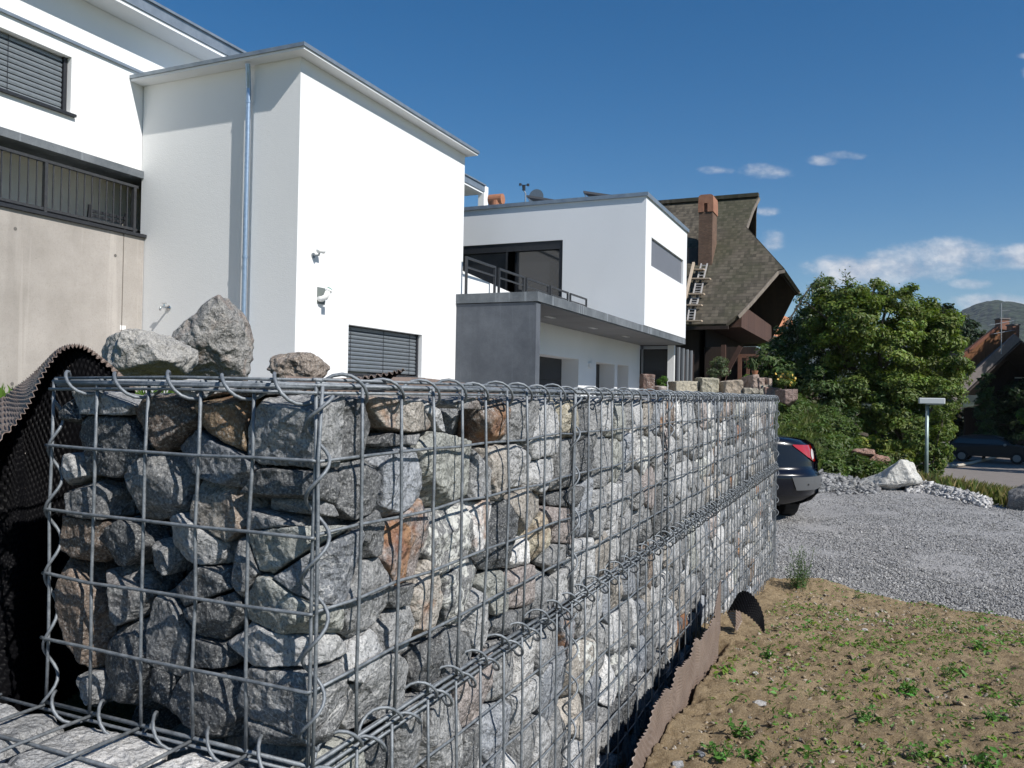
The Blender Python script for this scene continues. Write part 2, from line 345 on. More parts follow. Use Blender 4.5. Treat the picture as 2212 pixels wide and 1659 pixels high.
# recessed terrace behind the railing
bw = MB(); XB = -9.62; wh = [(2.2, 9.6, zc-.9, zc+.22)]
wall_x(bw, XB, 2, 12, zc-1.0, zs0, wh, .12); bw.quad((XB, 12, zc-1), (XC, 12, zc-1), (XC, 12, zs0), (XB, 12, zs0))
bw.quad((XB, 2, zc-.95), (XC, 2, zc-.95), (XC, 12, zc-.95), (XB, 12, zc-.95)); bw.build('terrace_wall', MBEIGE, houseA)
g = MB(); g.box(XB-.14, XB-.11, 2.2, 9.6, zc-.9, zc+.22); wt = g.build('window', MGLASS, houseA)
fr = MB()
for y in (2.25, 4.1, 5.9, 7.7, 9.5): fr.box(XB-.10, XB-.04, y-.04, y+.04, zc-.9, zc+.22)
fr.box(XB-.105, XB-.035, 2.2, 9.6, zc+.14, zc+.21); fr.build('window_frame', MDARK, wt)
rb = MB(); y = ce-.36; rb.box(XC-.16, XC-.12, y-.025, y+.02, zc+.02, zc+.84)
ry0 = 3.0; ztop = hx(289, 400, XC-.14).z; zr = ztop
rb = MB(); rb.box(XC-.16, XC-.12, ry0, ce+.0, zr-.035, zr); rb.box(XC-.155, XC-.125, ry0, ce, zc+.10, zc+.135)
yy = hx(289, 450, XC-.14).y; n = 0; y = yy
while y > ry0:
    if n in (0, 12, 25, 38): rb.box(XC-.165, XC-.115, y-.02, y+.02, zc+.0, zr-.036)
    else: rb.box(XC-.146, XC-.134, y-.007, y+.007, zc+.136, zr-.036)
    y -= .108; n += 1
rb.build('terrace_railing', MRAIL, houseA)

cw = thing('concrete_wall', (XC, 6, 1.4), 'tall beige fair-faced concrete wall with dark metal coping under the barred terrace', 'wall')
c = MB(); c.box(XC-.30, XC, 1.2, ce, .6, zc); c.build('wall_panel', MCONC, cw)
c = MB(); c.box(XC-.012, XC+.006, ce-.33, ce-.322, .6, zc-.002); c.build('panel_joint', simple('joint_grey', (.16, .14, .12), None, 1, .9), cw)
c = MB(); c.box(XC-.33, XC+.04, 1.2, ce+.03, zc+.003, zc+.045); c.build('coping', MDARK, cw)
c = MB(); lb = hx(265, 817*.8641+2, XC); c.box(XC+.001, XC+.004, lb.y-.045, lb.y+.045, lb.z-.03, lb.z+.03); c.build('paper_label', simple('paper', (.75, .72, .70), None, 1, .8), cw)
c = MB()
for (a_, b_) in ((33, 518-24), (249, 552), (339, 568), (26, 829)):
    q = hx(a_*1.0, b_*1.0, XC); c.tube([(XC+.001, q.y, q.z), (XC+.004, q.y, q.z)], .02, 10)
c.build('tie_hole', simple('tie_hole_grey', (.13, .12, .11), None, 1, .9), cw)

# terrace chair
ch = thing('folding_chair', (-9.9, 7.2, zc-.95), 'dark slatted folding chair standing behind the terrace bars', 'chair')
c = MB(); cx_ = -9.36
for k in range(13): c.box(cx_-.02+k*.006, cx_+.004+k*.006, 7.45, 7.97, zc-.45+k*.058, zc-.45+k*.058+.036)
c.build('backrest', MDARK, ch)
c = MB()
for k in range(7): c.box(cx_+.03+k*.03, cx_+.05+k*.03, 7.45, 7.97, zc-.52, zc-.50)
c.build('seat', MDARK, ch)
for yq in (7.43, 7.99):
    c = MB(); c.beam((cx_+.22, yq, zc-.95), (cx_-.02, yq, zc-.40), .03, .03); c.beam((cx_+.06, yq, zc+.34), (cx_-.03, yq, zc-.46), .03, .03); c.beam((cx_+.0, yq, zc-.95), (cx_+.2, yq, zc-.5), .03, .03); c.build('leg', MDARK, ch)

# small fittings on the tower
q = hy(366, 665, Yt+REC)
fc = thing('garden_tap', q, 'small chrome garden tap on the grey side of the white stair tower', 'tap')
c = MB(); c.tube([q, q+Vector((0, -.014, 0))], .032, 12); c.tube([q+Vector((0, -.0, 0)), q+Vector((0, -.13, 0)), q+Vector((0, -.15, -.012)), q+Vector((0, -.155, -.05))], .014, 10)
MCHR = simple('chrome', (.6, .62, .64), None, 1, .12, 0, 1, 1.0); c.build('spout', MCHR, fc, True)
c = MB(); c.tube([q+Vector((0, -.09, 0)), q+Vector((0, -.09, .045))], .009, 8); c.box(q.x-.035, q.x+.035, q.y-.10, q.y-.08, q.z+.045, q.z+.056); c.build('tap_handle', MCHR, fc)
q = hx(676, 552, Xt); MWP = simple('white_plastic', (.78, .78, .76), None, 1, .4)
lp = thing('wall_sensor_lamp', q, 'small white round lamp on a short bracket high on the sunlit tower wall', 'lamp')
c = MB(); c.tube([q+Vector((.0, 0, .0)), q+Vector((.012, 0, .0))], .035, 12); c.tube([q, q+Vector((.09, .0, 0)), q+Vector((.10, 0, .04))], .012, 8); c.build('bracket', MSLAT, lp)
c = MB(); c.tube([q+Vector((.10, -.035, .045)), q+Vector((.10, -.03, .05)), q+Vector((.10, .04, .06)), q+Vector((.10, .075, .065)), q+Vector((.10, .085, .066))], [.018, .03, .028, .036, .02], 12); c.build('lamp_head', MWP, lp, True)
q = hx(690, 636, Xt)
pe = thing('pipe_elbow', q, 'white pipe elbow coming out of a dark wall plate with a white tag', 'pipe')
c = MB(); c.box(Xt+.001, Xt+.008, q.y-.05, q.y+.11, q.z-.12, q.z+.09); c.build('wall_plate', simple('plate_grey', (.16, .18, .17), None, 1, .6), pe)
c = MB(); c.tube([q+Vector((.0, -.02, -.06)), q+Vector((.06, -.02, -.06)), q+Vector((.10, .0, -.03)), q+Vector((.11, .05, .06))], [.036, .036, .036, .036], 14); c.tube([q+Vector((.108, .04, .035)), q+Vector((.112, .052, .062))], .042, 14)
c.build('pipe_bend', MWP, pe, True)
c = MB(); c.tube([q+Vector((.112, .054, .064)), q+Vector((.114, .060, .074))], .034, 14); c.build('pipe_cap', simple('green_cap', (.03, .22, .15), None, 1, .5), pe)
c = MB(); c.box(Xt+.10, Xt+.103, q.y+.01, q.y+.09, q.z-.15, q.z-.05); c.tube([q+Vector((.10, .05, -.05)), q+Vector((.108, .045, .0))], .002, 5); c.build('paper_tag', simple('tag_white', (.8, .8, .8), None, 1, .7), pe)

# ---- second house with the concrete porch
Xp, Yp, Yh, Ye = -4.984, 12.208, 18.85, 23.43
zsb, zst = 3.05, 3.21; zr2 = 6.26
houseB = thing('modern_house', (-7, 18, 0), 'white cube-shaped modern house with dark concrete porch and long slit window', 'house')
hb = MB(); s1 = (19.40, 22.99, 4.70, 5.39)
wall_x(hb, Xp, Yh, Ye, zst+.01, zr2, [s1], .06)
yw = [(-10.4, -7.06, 3.23, 5.35)]
wall_y(hb, Yh, -10.9, Xp, zst+.01, zr2, yw, .14)
hb.quad((-10.9, Yh, 3), (-10.9, Yh, zr2), (-10.9, 25.4, zr2), (-10.9, 25.4, 3)); hb.quad((Xp, Ye, 3.2), (Xp, Ye, zr2), (-10.9, Ye, zr2), (-10.9, Ye, 3.2))
hb.quad((-10.9, Yh, zr2-.004), (Xp, Yh, zr2-.004), (Xp, Ye, zr2-.004), (-10.9, Ye, zr2-.004)); hb.build('upper_wall', MWHITE2, houseB)
e = MB(); e.box(-10.95, Xp+.05, Yh-.05, Ye+.05, zr2, zr2+.09); e.build('roof_edge', MZINC, houseB)
g = MB(); g.box(Xp-.09, Xp-.05, s1[0], s1[1], s1[2], s1[3]); g.build('slit_window', simple('grey_screen', (.15, .155, .175), (.17, .175, .195), 3, .5), houseB)
g = MB(); g.box(-10.4, -7.06, Yh+.12, Yh+.15, 3.3, 5.35); wb = g.build('window', MGLASS, houseB)
f = MB()
for (a, b) in ((-10.4, -10.3), (-8.55, -8.38), (-9.85, -9.8) if False else (-8.6, -8.38), (-7.16, -7.06)): f.box(a, b, Yh+.03, Yh+.115, 3.235, 5.349)
f.box(-10.4, -7.06, Yh+.028, Yh+.117, 5.14, 5.348); f.build('window_frame', MDARK, wb)
# terrace side wall between tower and house, lit by the sun
Xs = Xt; tz1 = hx(1004, 600, Xs).z
sw = MB(); sw.slab([(Xs-.02, 12.46, 2.8), (Xs-.02, Yh, 2.8), (Xs-.02, Yh, 3.25), (Xs-.02, 12.46, 3.64)], (1, 0, 0), .18); sw.build('terrace_parapet', MWHITE, houseB)
# concrete porch
ps = MB(); ps.box(Xt-.0, Xp, Yp, Ye, zsb, zst-.003); ps.build('porch_slab', MCONCE, houseB)
ps = MB(); ps.box(Xt+.006, Xp-.03, Yp+.02, Yp+.2, 0, zsb-.012); ps.build('porch_side_wall', MCONCD, houseB)
ps = MB(); ps.box(Xt, Xp-.03, Yp+.22, Ye-.05, zsb-.02, zsb-.004); ps.build('porch_ceiling', simple('ceiling_grey', (.17, .17, .175), (.22, .22, .225), 1.5, .8), houseB)
Xg = -6.30
d1 = hx(1213, 771, Xg); g1 = hx(1163, 765, Xg)
def ops(xa, xb, yt): a = hx(xa, yt, Xg); b = hx(xb, yt, Xg); return (a.y, b.y, .2, a.z)
gd = (Yp+.6, hx(1213, 771, Xg-.55).y+.0, .2, hx(1230, 772, Xg).z)
gdr = (Yp+.5, hx(1250, 780, Xg).y, .2, hx(1250, 776, Xg).z)
o1 = ops(1288, 1328, 782); o2 = ops(1334, 1358, 787)
yend = hx(1382, 800, Xg).y
gw = MB(); wall_x(gw, Xg, Yp+.2, yend, 0, zsb-.02, [gdr, o1, o2], .42); gw.quad((Xg, yend, 0), (Xg-1, yend, 0), (Xg-1, yend, zsb-.02), (Xg, yend, zsb-.02)); gw.build('garage_wall', MWHITE2, houseB)
dm = MB()
for k in range(5): dm.box(Xg-.47, Xg-.42, gdr[0], gdr[1], gdr[3]-.004-k*.5, gdr[3]-.496-k*.5)
dm.build('garage_door', MDARK, houseB)
for o_ in (o1,):
    dm = MB(); dm.box(Xg-.46, Xg-.42, o_[0], o_[1], .2, o_[3]-.003); dd = dm.build('door', MDARK, houseB)
    dm = MB(); dm.tube([(Xg-.40, o_[1]-.1, 1.5), (Xg-.36, o_[1]-.1, 1.5), (Xg-.36, o_[1]-.22, 1.5)], .012, 6); dm.build('handle', MCHR, dd)
dm = MB(); dm.box(Xg-.46, Xg-.44, o2[0], o2[1], .2, o2[3]-.003); gl = dm.build('glass_door', MGLASS, houseB)
dm = MB(); dm.box(Xg-.438, Xg-.40, o2[0], o2[0]+.09, .2, o2[3]-.004); dm.box(Xg-.438, Xg-.40, o2[1]-.09, o2[1], .2, o2[3]-.004); dm.box(Xg-.438, Xg-.40, o2[0]+.42, o2[0]+.50, .2, o2[3]-.004); dm.build('door_frame', MDARK, gl)
q = hx(1275, 790, Xg); dm = MB(); dm.box(Xg, Xg+.06, q.y-.16, q.y+.16, q.z-.05, q.z+.06); dm.build('wall_light', MWHITE2, houseB)
for (a_, b_) in ((1418-2, 806-30-90),): pass
for s_, w_ in ((14.6, .2), (17.2, .2), (19.8, .16)):
    sp = MB(); sp.box(-5.75, -5.65, s_-.2, s_+.2, zsb-.029, zsb-.0205)
    sp.build('ceiling_spotlight', simple('spot_white', (.55, .55, .55), None, 1, .5), houseB)
# glazed end room under the slab
gr = MB(); gr.box(Xg-3, Xg-.02, yend+.0, Ye+.6, .0, zsb-.03)
Xq = -5.35
g = MB(); g.box(-9, Xq, 23.6, 23.64, 1.0, zsb-.03); g.box(Xq-.04, Xq, 23.65, 26.5, 1.0, zsb-.03); gf = g.build('glass_front', MGLASS, houseB)
f = MB()
for x_ in (-6.9, -6.3, -7.9): f.box(x_, x_+.05, 23.55, 23.597, 1.0, zsb-.03)
for y_ in (24.2, 24.8, 25.4, 26.0): f.box(Xq+.003, Xq+.04, y_, y_+.06, 1.0, zsb-.03)
f.box(-9, Xq, 23.55, 23.596, zsb-.12, zsb-.031); f.build('glazing_bar', simple('bar_grey', (.4, .42, .44), None, 1, .4, 0, 1, .3), gf)
f = MB(); f.box(Xq-.14, Xq+.05, 23.42, 23.54, .9, zsb-.02); f.build('corner_post', MWP, houseB)
# balcony railing along the slab edge
rl = MB(); pts = [(1003, 569, 614), (1083, 601, 700), (1160, 627, 690), (1213, 648, 0), (1268, 663, 0)]
Xr = Xp-.10
def rp(px, py): v = hx(px, py, Xr); return v
rys = [rp(1003+4, 570).y, rp(1098, 600).y, rp(1163, 620).y, rp(1212, 640).y, rp(1236, 650).y, rp(1266, 658).y]
Xrl = Xp-.12
zr_ = rp(1163, 598+24).z
yb = [12.3-.0, 13.9, 15.5]
# the rail rises over the slab: panels between posts
ya = hx(1003, 569, Xt+.05).y
R_ = MB(); Xrr = -6.37
def rr(px, py): return hx(px, py, Xrr)
tops = [(1007, 552.6), (1070, 571.4), (1077.4, 574.4), (1131.8, 594.9), (1137, 596.1), (1184.7, 613.7), (1188.6, 615.2), (1227, 631.2), (1231.5, 632.4), (1267, 645.4)]
for i in range(0, 10, 2):
    a = rr(*tops[i]); b = rr(*tops[i+1]); zt_ = a.z*.5+b.z*.5; ZR = 3.865
    R_.box(Xrr-.02, Xrr+.02, a.y, b.y, ZR-.035, ZR); R_.box(Xrr-.012, Xrr+.012, a.y+.035, b.y-.035, ZR-.19, ZR-.165)
    R_.box(Xrr-.02, Xrr+.02, a.y, a.y+.034, 2.9, ZR-.036); R_.box(Xrr-.02, Xrr+.02, b.y-.034, b.y, 2.9, ZR-.036)
R_.build('railing', MRAIL, houseB)
print('rail z', [round(rr(*t).z, 2) for t in tops], [round(rr(*t).y, 2) for t in tops])
# portal frame, roof furniture
pf = MB(); q1 = at(1055, 405, 25.5); pf.box(q1.x-3.2, q1.x, 20.0, q1.y, q1.z-.20, q1.z); pf.box(q1.x-.2, q1.x-.003, q1.y-.3, q1.y-.003, 5.5, q1.z-.203); pf.build('roof_canopy', MWHITE, houseB)
def roofpanel(pa, pb, b, name, L=2.0, W=1.1):
    A = at(*pa, b); B = at(*pb, b+.6); d = (B-A).normalized(); s = Vector((0, 1, 0)); nrm = d.cross(s)
    if nrm.z < 0: nrm = -nrm
    p = MB(); p.slab([A, B, B+s*W, A+s*W], nrm, .06); o = p.build(name, MDARK, houseB)
    f = MB(); f.beam(A-nrm*.08+s*.1, Vector((A.x+.35, A.y+.1, zr2+.05)), .03, .03); f.beam(A-nrm*.08+s*.9, Vector((A.x+.35, A.y+.9, zr2+.05)), .03, .03); f.build('panel_foot', MZINC, o)
roofpanel((1137, 421), (1205, 432), 22.3, 'solar_panel', W=.9); roofpanel((1260, 412), (1345, 424), 22.3, 'solar_panel', W=.9)
q = at(1135, 432, 22); ws = MB(); ws.tube([(q.x, q.y, zr2+.05), (q.x, q.y, q.z+.18), (q.x-.05, q.y, q.z+.26)], .02, 6); wso = ws.build('weather_mast', MZINC, houseB)
ws = MB(); qq = Vector((q.x-.05, q.y, q.z+.26)); ws.tube([qq, qq+Vector((0, 0, .12))], .045, 8)
for k in range(3):
    a = k*2.09; e_ = qq+Vector((math.cos(a)*.12, math.sin(a)*.12, .14)); ws.tube([qq+Vector((0, 0, .14)), e_], .012, 5); ws.tube([e_-Vector((0, 0, .03)), e_+Vector((0, 0, .03))], .035, 6)
ws.build('anemometer', MDARK, wso)
q = at(1160, 427, 23.5); ds = MB(); 
ds.tube([q+Vector((0, 0, -.3)), q], .03, 6); ds.tube([q, q+Vector((0, -.04, .0)), q+Vector((0, -.07, 0))], [.12, .2, .23], 18); ds.build('satellite_dish', MSLAT, houseB)
q = at(1072, 436, 22.6); ck = MB(); ck.tube([q+Vector((0, .0, -.5)), q+Vector((0, 0, .02))], .17, 16)
ck.tube([q+Vector((-.2, 0, .06)), q+Vector((.2, 0, .06))], .15, 16); ck.build('clay_chimney', simple('terracotta', (.30, .12, .06), (.40, .18, .10), 8, .8, .004, 40), houseB)
# ------------------------------------------------------------------ rocks
def icosphere(sub):
    t = (1+5**.5)/2
    V = [(-1,t,0),(1,t,0),(-1,-t,0),(1,-t,0),(0,-1,t),(0,1,t),(0,-1,-t),(0,1,-t),(t,0,-1),(t,0,1),(-t,0,-1),(-t,0,1)]
    Fc = [(0,11,5),(0,5,1),(0,1,7),(0,7,10),(0,10,11),(1,5,9),(5,11,4),(11,10,2),(10,7,6),(7,1,8),(3,9,4),(3,4,2),(3,2,6),(3,6,8),(3,8,9),(4,9,5),(2,4,11),(6,2,10),(8,6,7),(9,8,1)]
    V = [np.array(v)/np.linalg.norm(v) for v in V]
    for _ in range(sub):
        c = {}; nf = []
        def mid(a, b):
            k = (min(a, b), max(a, b))
            if k not in c:
                v = V[a]+V[b]; V.append(v/np.linalg.norm(v)); c[k] = len(V)-1
            return c[k]
        for a, b, d in Fc:
            x, y, z = mid(a, b), mid(b, d), mid(d, a); nf += [(a, x, z), (b, y, x), (d, z, y), (x, y, z)]
        Fc = nf
    return np.array(V), np.array(Fc)
ICO = {k: icosphere(k) for k in (0, 1, 2, 3, 4, 5)}
def rock_verts(c, planes, sub, p=26, amp=.004, nscale=14, cell=None):
    """convex rock: intersection of half spaces (unit normal, distance) round c, edges softened, then roughened"""
    Dn, Fc = ICO[sub]
    Nn = np.array([q[0] for q in planes]); dd = np.array([max(q[1], .008) for q in planes])
    t = np.maximum(Dn@Nn.T, 0)/dd
    r = (t**p).sum(1)**(-1/p)
    V = np.asarray(c)+Dn*r[:, None]
    n1 = fbm(V*nscale, 4, .55); n2 = 1-np.abs(fbm(V*nscale*2.1+9, 3, .5))*2
    V = V+Dn*((n1*amp*1.6+(n2-.5)*amp*.8)*np.minimum(1, r/.03))[:, None]
    return V, Fc
def rand_unit(r=rng): v = r.normal(size=3); return v/np.linalg.norm(v)
def make_rock(name, V, Fc, tint, rust=0., lichen=0., mat=None, parent=None, smooth=True, sharp=28):
    n = len(V); c = V.mean(0)
    o = npmesh(name, V-c, Fc, mat or MST, parent, smooth, {'tint': ('FLOAT_COLOR', np.tile((*tint, 1), (n, 1))), 'rust': ('FLOAT', np.full(n, rust)), 'lichen': ('FLOAT', np.full(n, lichen))})
    o.location = c
    return o
def free_rock(c, half, seed, sub=4, nplanes=22, amp=.006, nscale=10, rot=0., p=22, flat=None, base=None):
    """a loose rock of half extents `half` round c"""
    r = np.random.default_rng(seed); half = np.array(half, float); pl = []
    k0 = r.random()*9
    for k in range(nplanes):
        ph = math.acos(1-2*(k+.5)/nplanes); th = k0+k*2.399963
        n = np.array([math.sin(ph)*math.cos(th), math.sin(ph)*math.sin(th), math.cos(ph)])+r.normal(size=3)*.22; n /= np.linalg.norm(n)
        pl.append((n, r.uniform(.72, 1.04)))
    Dn, Fc = ICO[sub]; Nn = np.array([q[0] for q in pl]); dd = np.array([q[1] for q in pl])
    rr_ = ((np.maximum(Dn@Nn.T, 0)/dd)**p).sum(1)**(-1/p); V = Dn*rr_[:, None]
    V = V/np.abs(V).max(0)*half
    ca, sa = math.cos(rot), math.sin(rot); V = np.stack([V[:, 0]*ca-V[:, 1]*sa, V[:, 0]*sa+V[:, 1]*ca, V[:, 2]], 1)
    V = V+np.asarray(c)
    V = V+Dn*(fbm(V*nscale+seed, 5, .55)*amp)[:, None]
    return V, Fc

# ------------------------------------------------------------------ gabion wall
GX, GY, GT = -.671, .881, 1.556          # long face, end face, top
LEN = 5.5
T = {  # base tints of the stones
 'dark grey': (.125, .128, .132), 'grey': (.245, .247, .25), 'pale grey': (.40, .40, .402), 'whitish': (.56, .55, .54), 'blue-grey': (.235, .25, .275),
 'brown': (.19, .145, .115), 'ochre-brown': (.22, .155, .095), 'beige': (.34, .31, .275), 'green-grey': (.30, .305, .28), 'pinkish': (.34, .295, .28), 'black': (.07, .074, .08), 'yellowish': (.36, .325, .25)}
def c3(x, y): return (x*.35155, 777.7+y*.35155)
def c4(x, y): return (x*.3125, 1140.6+y*.3125)
def c5(x, y): return ((700+x/2.765)*.8641, (850+y/2.765)*.8641)
def c6(x, y): return ((700+x/2.765)*.8641, (1320+y/2.765)*.8641)
# hand placed stones: (pixel crop fn, x, y, half width, half height in crop pixels, tilt deg, colour, rust, lichen)
ENDS = [(c3,540,225,250,95,4,'pale grey',0,0),(c3,950,350,180,205,-12,'brown',.2,0),(c3,1345,365,175,165,20,'ochre-brown',.6,0),(c3,1120,165,90,55,5,'pale grey',0,0),
 (c3,1440,175,110,45,5,'dark grey',0,0),(c3,620,530,215,180,0,'dark grey',0,0),(c3,370,330,60,70,0,'black',0,0),(c3,1275,610,260,115,18,'blue-grey',0,0),(c3,880,790,190,210,-15,'grey',0,0),
 (c3,365,680,50,70,10,'pale grey',0,0),(c3,450,880,150,110,0,'grey',0,0),(c3,470,1090,165,115,10,'brown',0,0),(c3,1290,930,200,165,12,'beige',.25,0),(c3,1140,1130,190,110,20,'pale grey',0,0),
 (c3,700,1150,120,110,0,'dark grey',0,0),(c3,1600,1040,150,105,15,'grey',0,0),(c3,1745,1340,130,240,10,'blue-grey',0,0),(c3,1460,1270,100,190,-10,'grey',0,0),(c3,940,1220,55,90,0,'grey',0,0),
 (c3,1220,1410,215,150,-10,'dark grey',0,0),(c4,500,660,85,370,-8,'brown',0,0),(c4,760,500,115,190,-5,'grey',.1,0),(c4,830,960,165,320,8,'dark grey',0,0),(c4,1090,780,120,250,-12,'grey',0,0),
 (c4,1470,590,190,180,0,'dark grey',0,0),(c4,1390,900,110,90,0,'dark grey',0,0),(c4,1780,870,270,215,12,'pale grey',0,0),(c4,1400,1260,265,210,0,'dark grey',0,0),(c4,1830,1320,240,230,-8,'grey',0,0),
 (c4,560,1130,90,110,0,'grey',0,0),(c4,1060,1150,70,160,0,'black',0,0)]
CORN = [(c5,150,620,130,330,4,'grey',0,0),(c5,120,1060,140,170,0,'dark grey',0,0),(c5,330,1440,190,210,6,'green-grey',0,0),(c6,320,560,130,210,-5,'green-grey',0,0),(c6,370,1170,190,340,0,'grey',0,0)]
LONGS = [(c5,570,620,190,240,-6,'dark grey',0,0),(c5,580,1020,195,200,0,'dark grey',0,0),(c5,940,520,215,125,-8,'beige',.85,0),(c5,1130,555,90,50,-35,'pale grey',0,0),(c5,820,700,60,40,0,'dark grey',0,0),
 (c5,960,690,70,45,0,'grey',0,0),(c5,880,960,130,270,6,'blue-grey',0,0),(c5,1240,790,210,320,14,'green-grey',0,0),(c5,1560,600,75,120,10,'brown',.8,0),(c5,1330,440,90,45,0,'grey',.2,0),(c5,1690,570,110,120,0,'grey',0,0),
 (c5,1860,640,100,210,0,'pale grey',0,0),(c5,2060,545,100,125,0,'yellowish',0,0),(c5,1450,950,70,190,0,'grey',0,0),(c5,1560,910,60,170,0,'beige',.2,0),(c5,1680,890,90,150,8,'pale grey',0,0),
 (c5,1860,930,110,120,0,'pale grey',0,0),(c5,400,1180,60,45,-20,'grey',0,0),(c5,640,1380,150,210,6,'dark grey',0,0),(c5,940,1385,170,270,4,'pinkish',.95,0),(c5,1250,1400,170,260,3,'grey',0,1),(c5,1430,1290,65,170,-22,'whitish',.7,0),
 (c5,1590,1370,100,220,8,'black',0,0),(c5,1740,1150,130,125,0,'beige',0,0),(c5,1720,1490,60,75,0,'whitish',0,0),(c5,1835,1370,80,130,0,'yellowish',.3,0),(c5,2010,1300,95,170,0,'pinkish',0,0),(c5,2050,900,110,200,0,'grey',0,0),(c5,2050,1080,70,90,0,'dark grey',0,0),
 (c6,620,480,180,240,-6,'grey',0,0),(c6,880,480,90,75,0,'dark grey',0,0),(c6,870,700,95,130,0,'grey',0,0),(c6,1070,540,95,260,5,'beige',.8,0),(c6,1300,400,110,220,0,'grey',0,.9),(c6,1425,640,80,200,0,'pale grey',0,0),
 (c6,1560,420,80,130,0,'green-grey',0,0),(c6,1710,430,95,140,0,'pinkish',0,0),(c6,1640,660,130,90,0,'dark grey',0,0),(c6,610,900,120,120,25,'pale grey',0,0),(c6,760,1190,200,270,-18,'grey',0,0),(c6,1080,950,85,190,0,'dark grey',0,0),
 (c6,1260,870,110,150,0,'dark grey',0,0),(c6,1860,540,75,190,0,'grey',0,0),(c6,2010,470,80,180,0,'pale grey',0,0),(c6,1980,170,80,120,0,'grey',0,0)]
S = []   # dict per stone: c, half (x,y,z), colour, face
def add_stone(c, half, tilt, axis, tint, rust, lich, zone): S.append(dict(c=np.array(c, float), h=np.array(half, float), t=math.radians(tilt), ax=axis, col=tint, rust=rust, li=lich, zone=zone))
for (fn, x, y, hw, hh, ti, colr, ru, li) in ENDS:
    p = hy(*fn(x, y), GY); a = hy(*fn(x-hw, y), GY); b = hy(*fn(x, y-hh), GY); hd = .055+.02*rng.random()
    add_stone((p.x, GY+hd+.004, p.z), (abs(p.x-a.x), hd, abs(p.z-b.z)), ti, 1, colr, ru, li, 'end')
for (fn, x, y, hw, hh, ti, colr, ru, li) in LONGS:
    p = hx(*fn(x, y), GX); a = hx(*fn(x-hw, y), GX); b = hx(*fn(x, y-hh), GX); hd = .05+.02*rng.random()
    add_stone((GX-hd-.004, p.y, p.z), (hd, abs(p.y-a.y), abs(p.z-b.z)), ti, 0, colr, ru, li, 'long')
for (fn, x, y, hw, hh, ti, colr, ru, li) in CORN:
    p = hx(*fn(max(x, 270), y), GX); b = hx(*fn(max(x, 270), y-hh), GX)
    add_stone((GX-.07, GY+.06, p.z), (.066, .058, abs(p.z-b.z)), 0, 0, colr, ru, li, 'long')
PAL = ['dark grey']*4+['grey']*9+['pale grey']*9+['whitish']*2+['blue-grey']*4+['brown', 'beige', 'beige', 'green-grey', 'green-grey', 'pinkish', 'black', 'beige']
def fill_long(y0, y1, z0, z1, zone, sz=.128):
    z = z0
    rows = max(1, round((z1-z0)/sz)); hz_ = (z1-z0)/rows
    for k in range(rows):
        y = y0+rng.uniform(0, .5)*sz
        while y < y1:
            s = sz*rng.uniform(.55, 1.35); sv = hz_*rng.uniform(.8, 1.25)
            zz = z0+(k+.5)*hz_+rng.uniform(-.3, .3)*hz_; yy = min(y+s/2, y1-.03); zz = min(max(zz, z0+sv*.42), z1-sv*.42)
            hd = rng.uniform(.045, .07); col_ = PAL[rng.integers(len(PAL))]
            add_stone((GX-hd-.004+rng.uniform(-.008, 0), yy, zz), (hd, s*.56, sv*.62), rng.uniform(-20, 20), 0, col_, 1 if rng.random() < .05 else 0, 1 if rng.random() < .05 else 0, zone)
            y += s
fill_long(1.90, GY+LEN-.01, 1.062, 1.552, 'long')
fill_long(.16, GY+LEN-.01, .15, 1.045, 'low', .135)
# lower course: the end towards the camera and its open top
for i in range(7):
    for j in range(8):
        s = .1*rng.uniform(.8, 1.2)
        add_stone((-.75-.1*j+rng.uniform(-.03, .03), -.10+.152*i+rng.uniform(-.04, .04), 1.008+rng.uniform(-.004, .008)), (s*.55, s*.82, .04), 0, 2, PAL[rng.integers(len(PAL)-1)], 0, 0, 'lowtop')
visible = len(S)
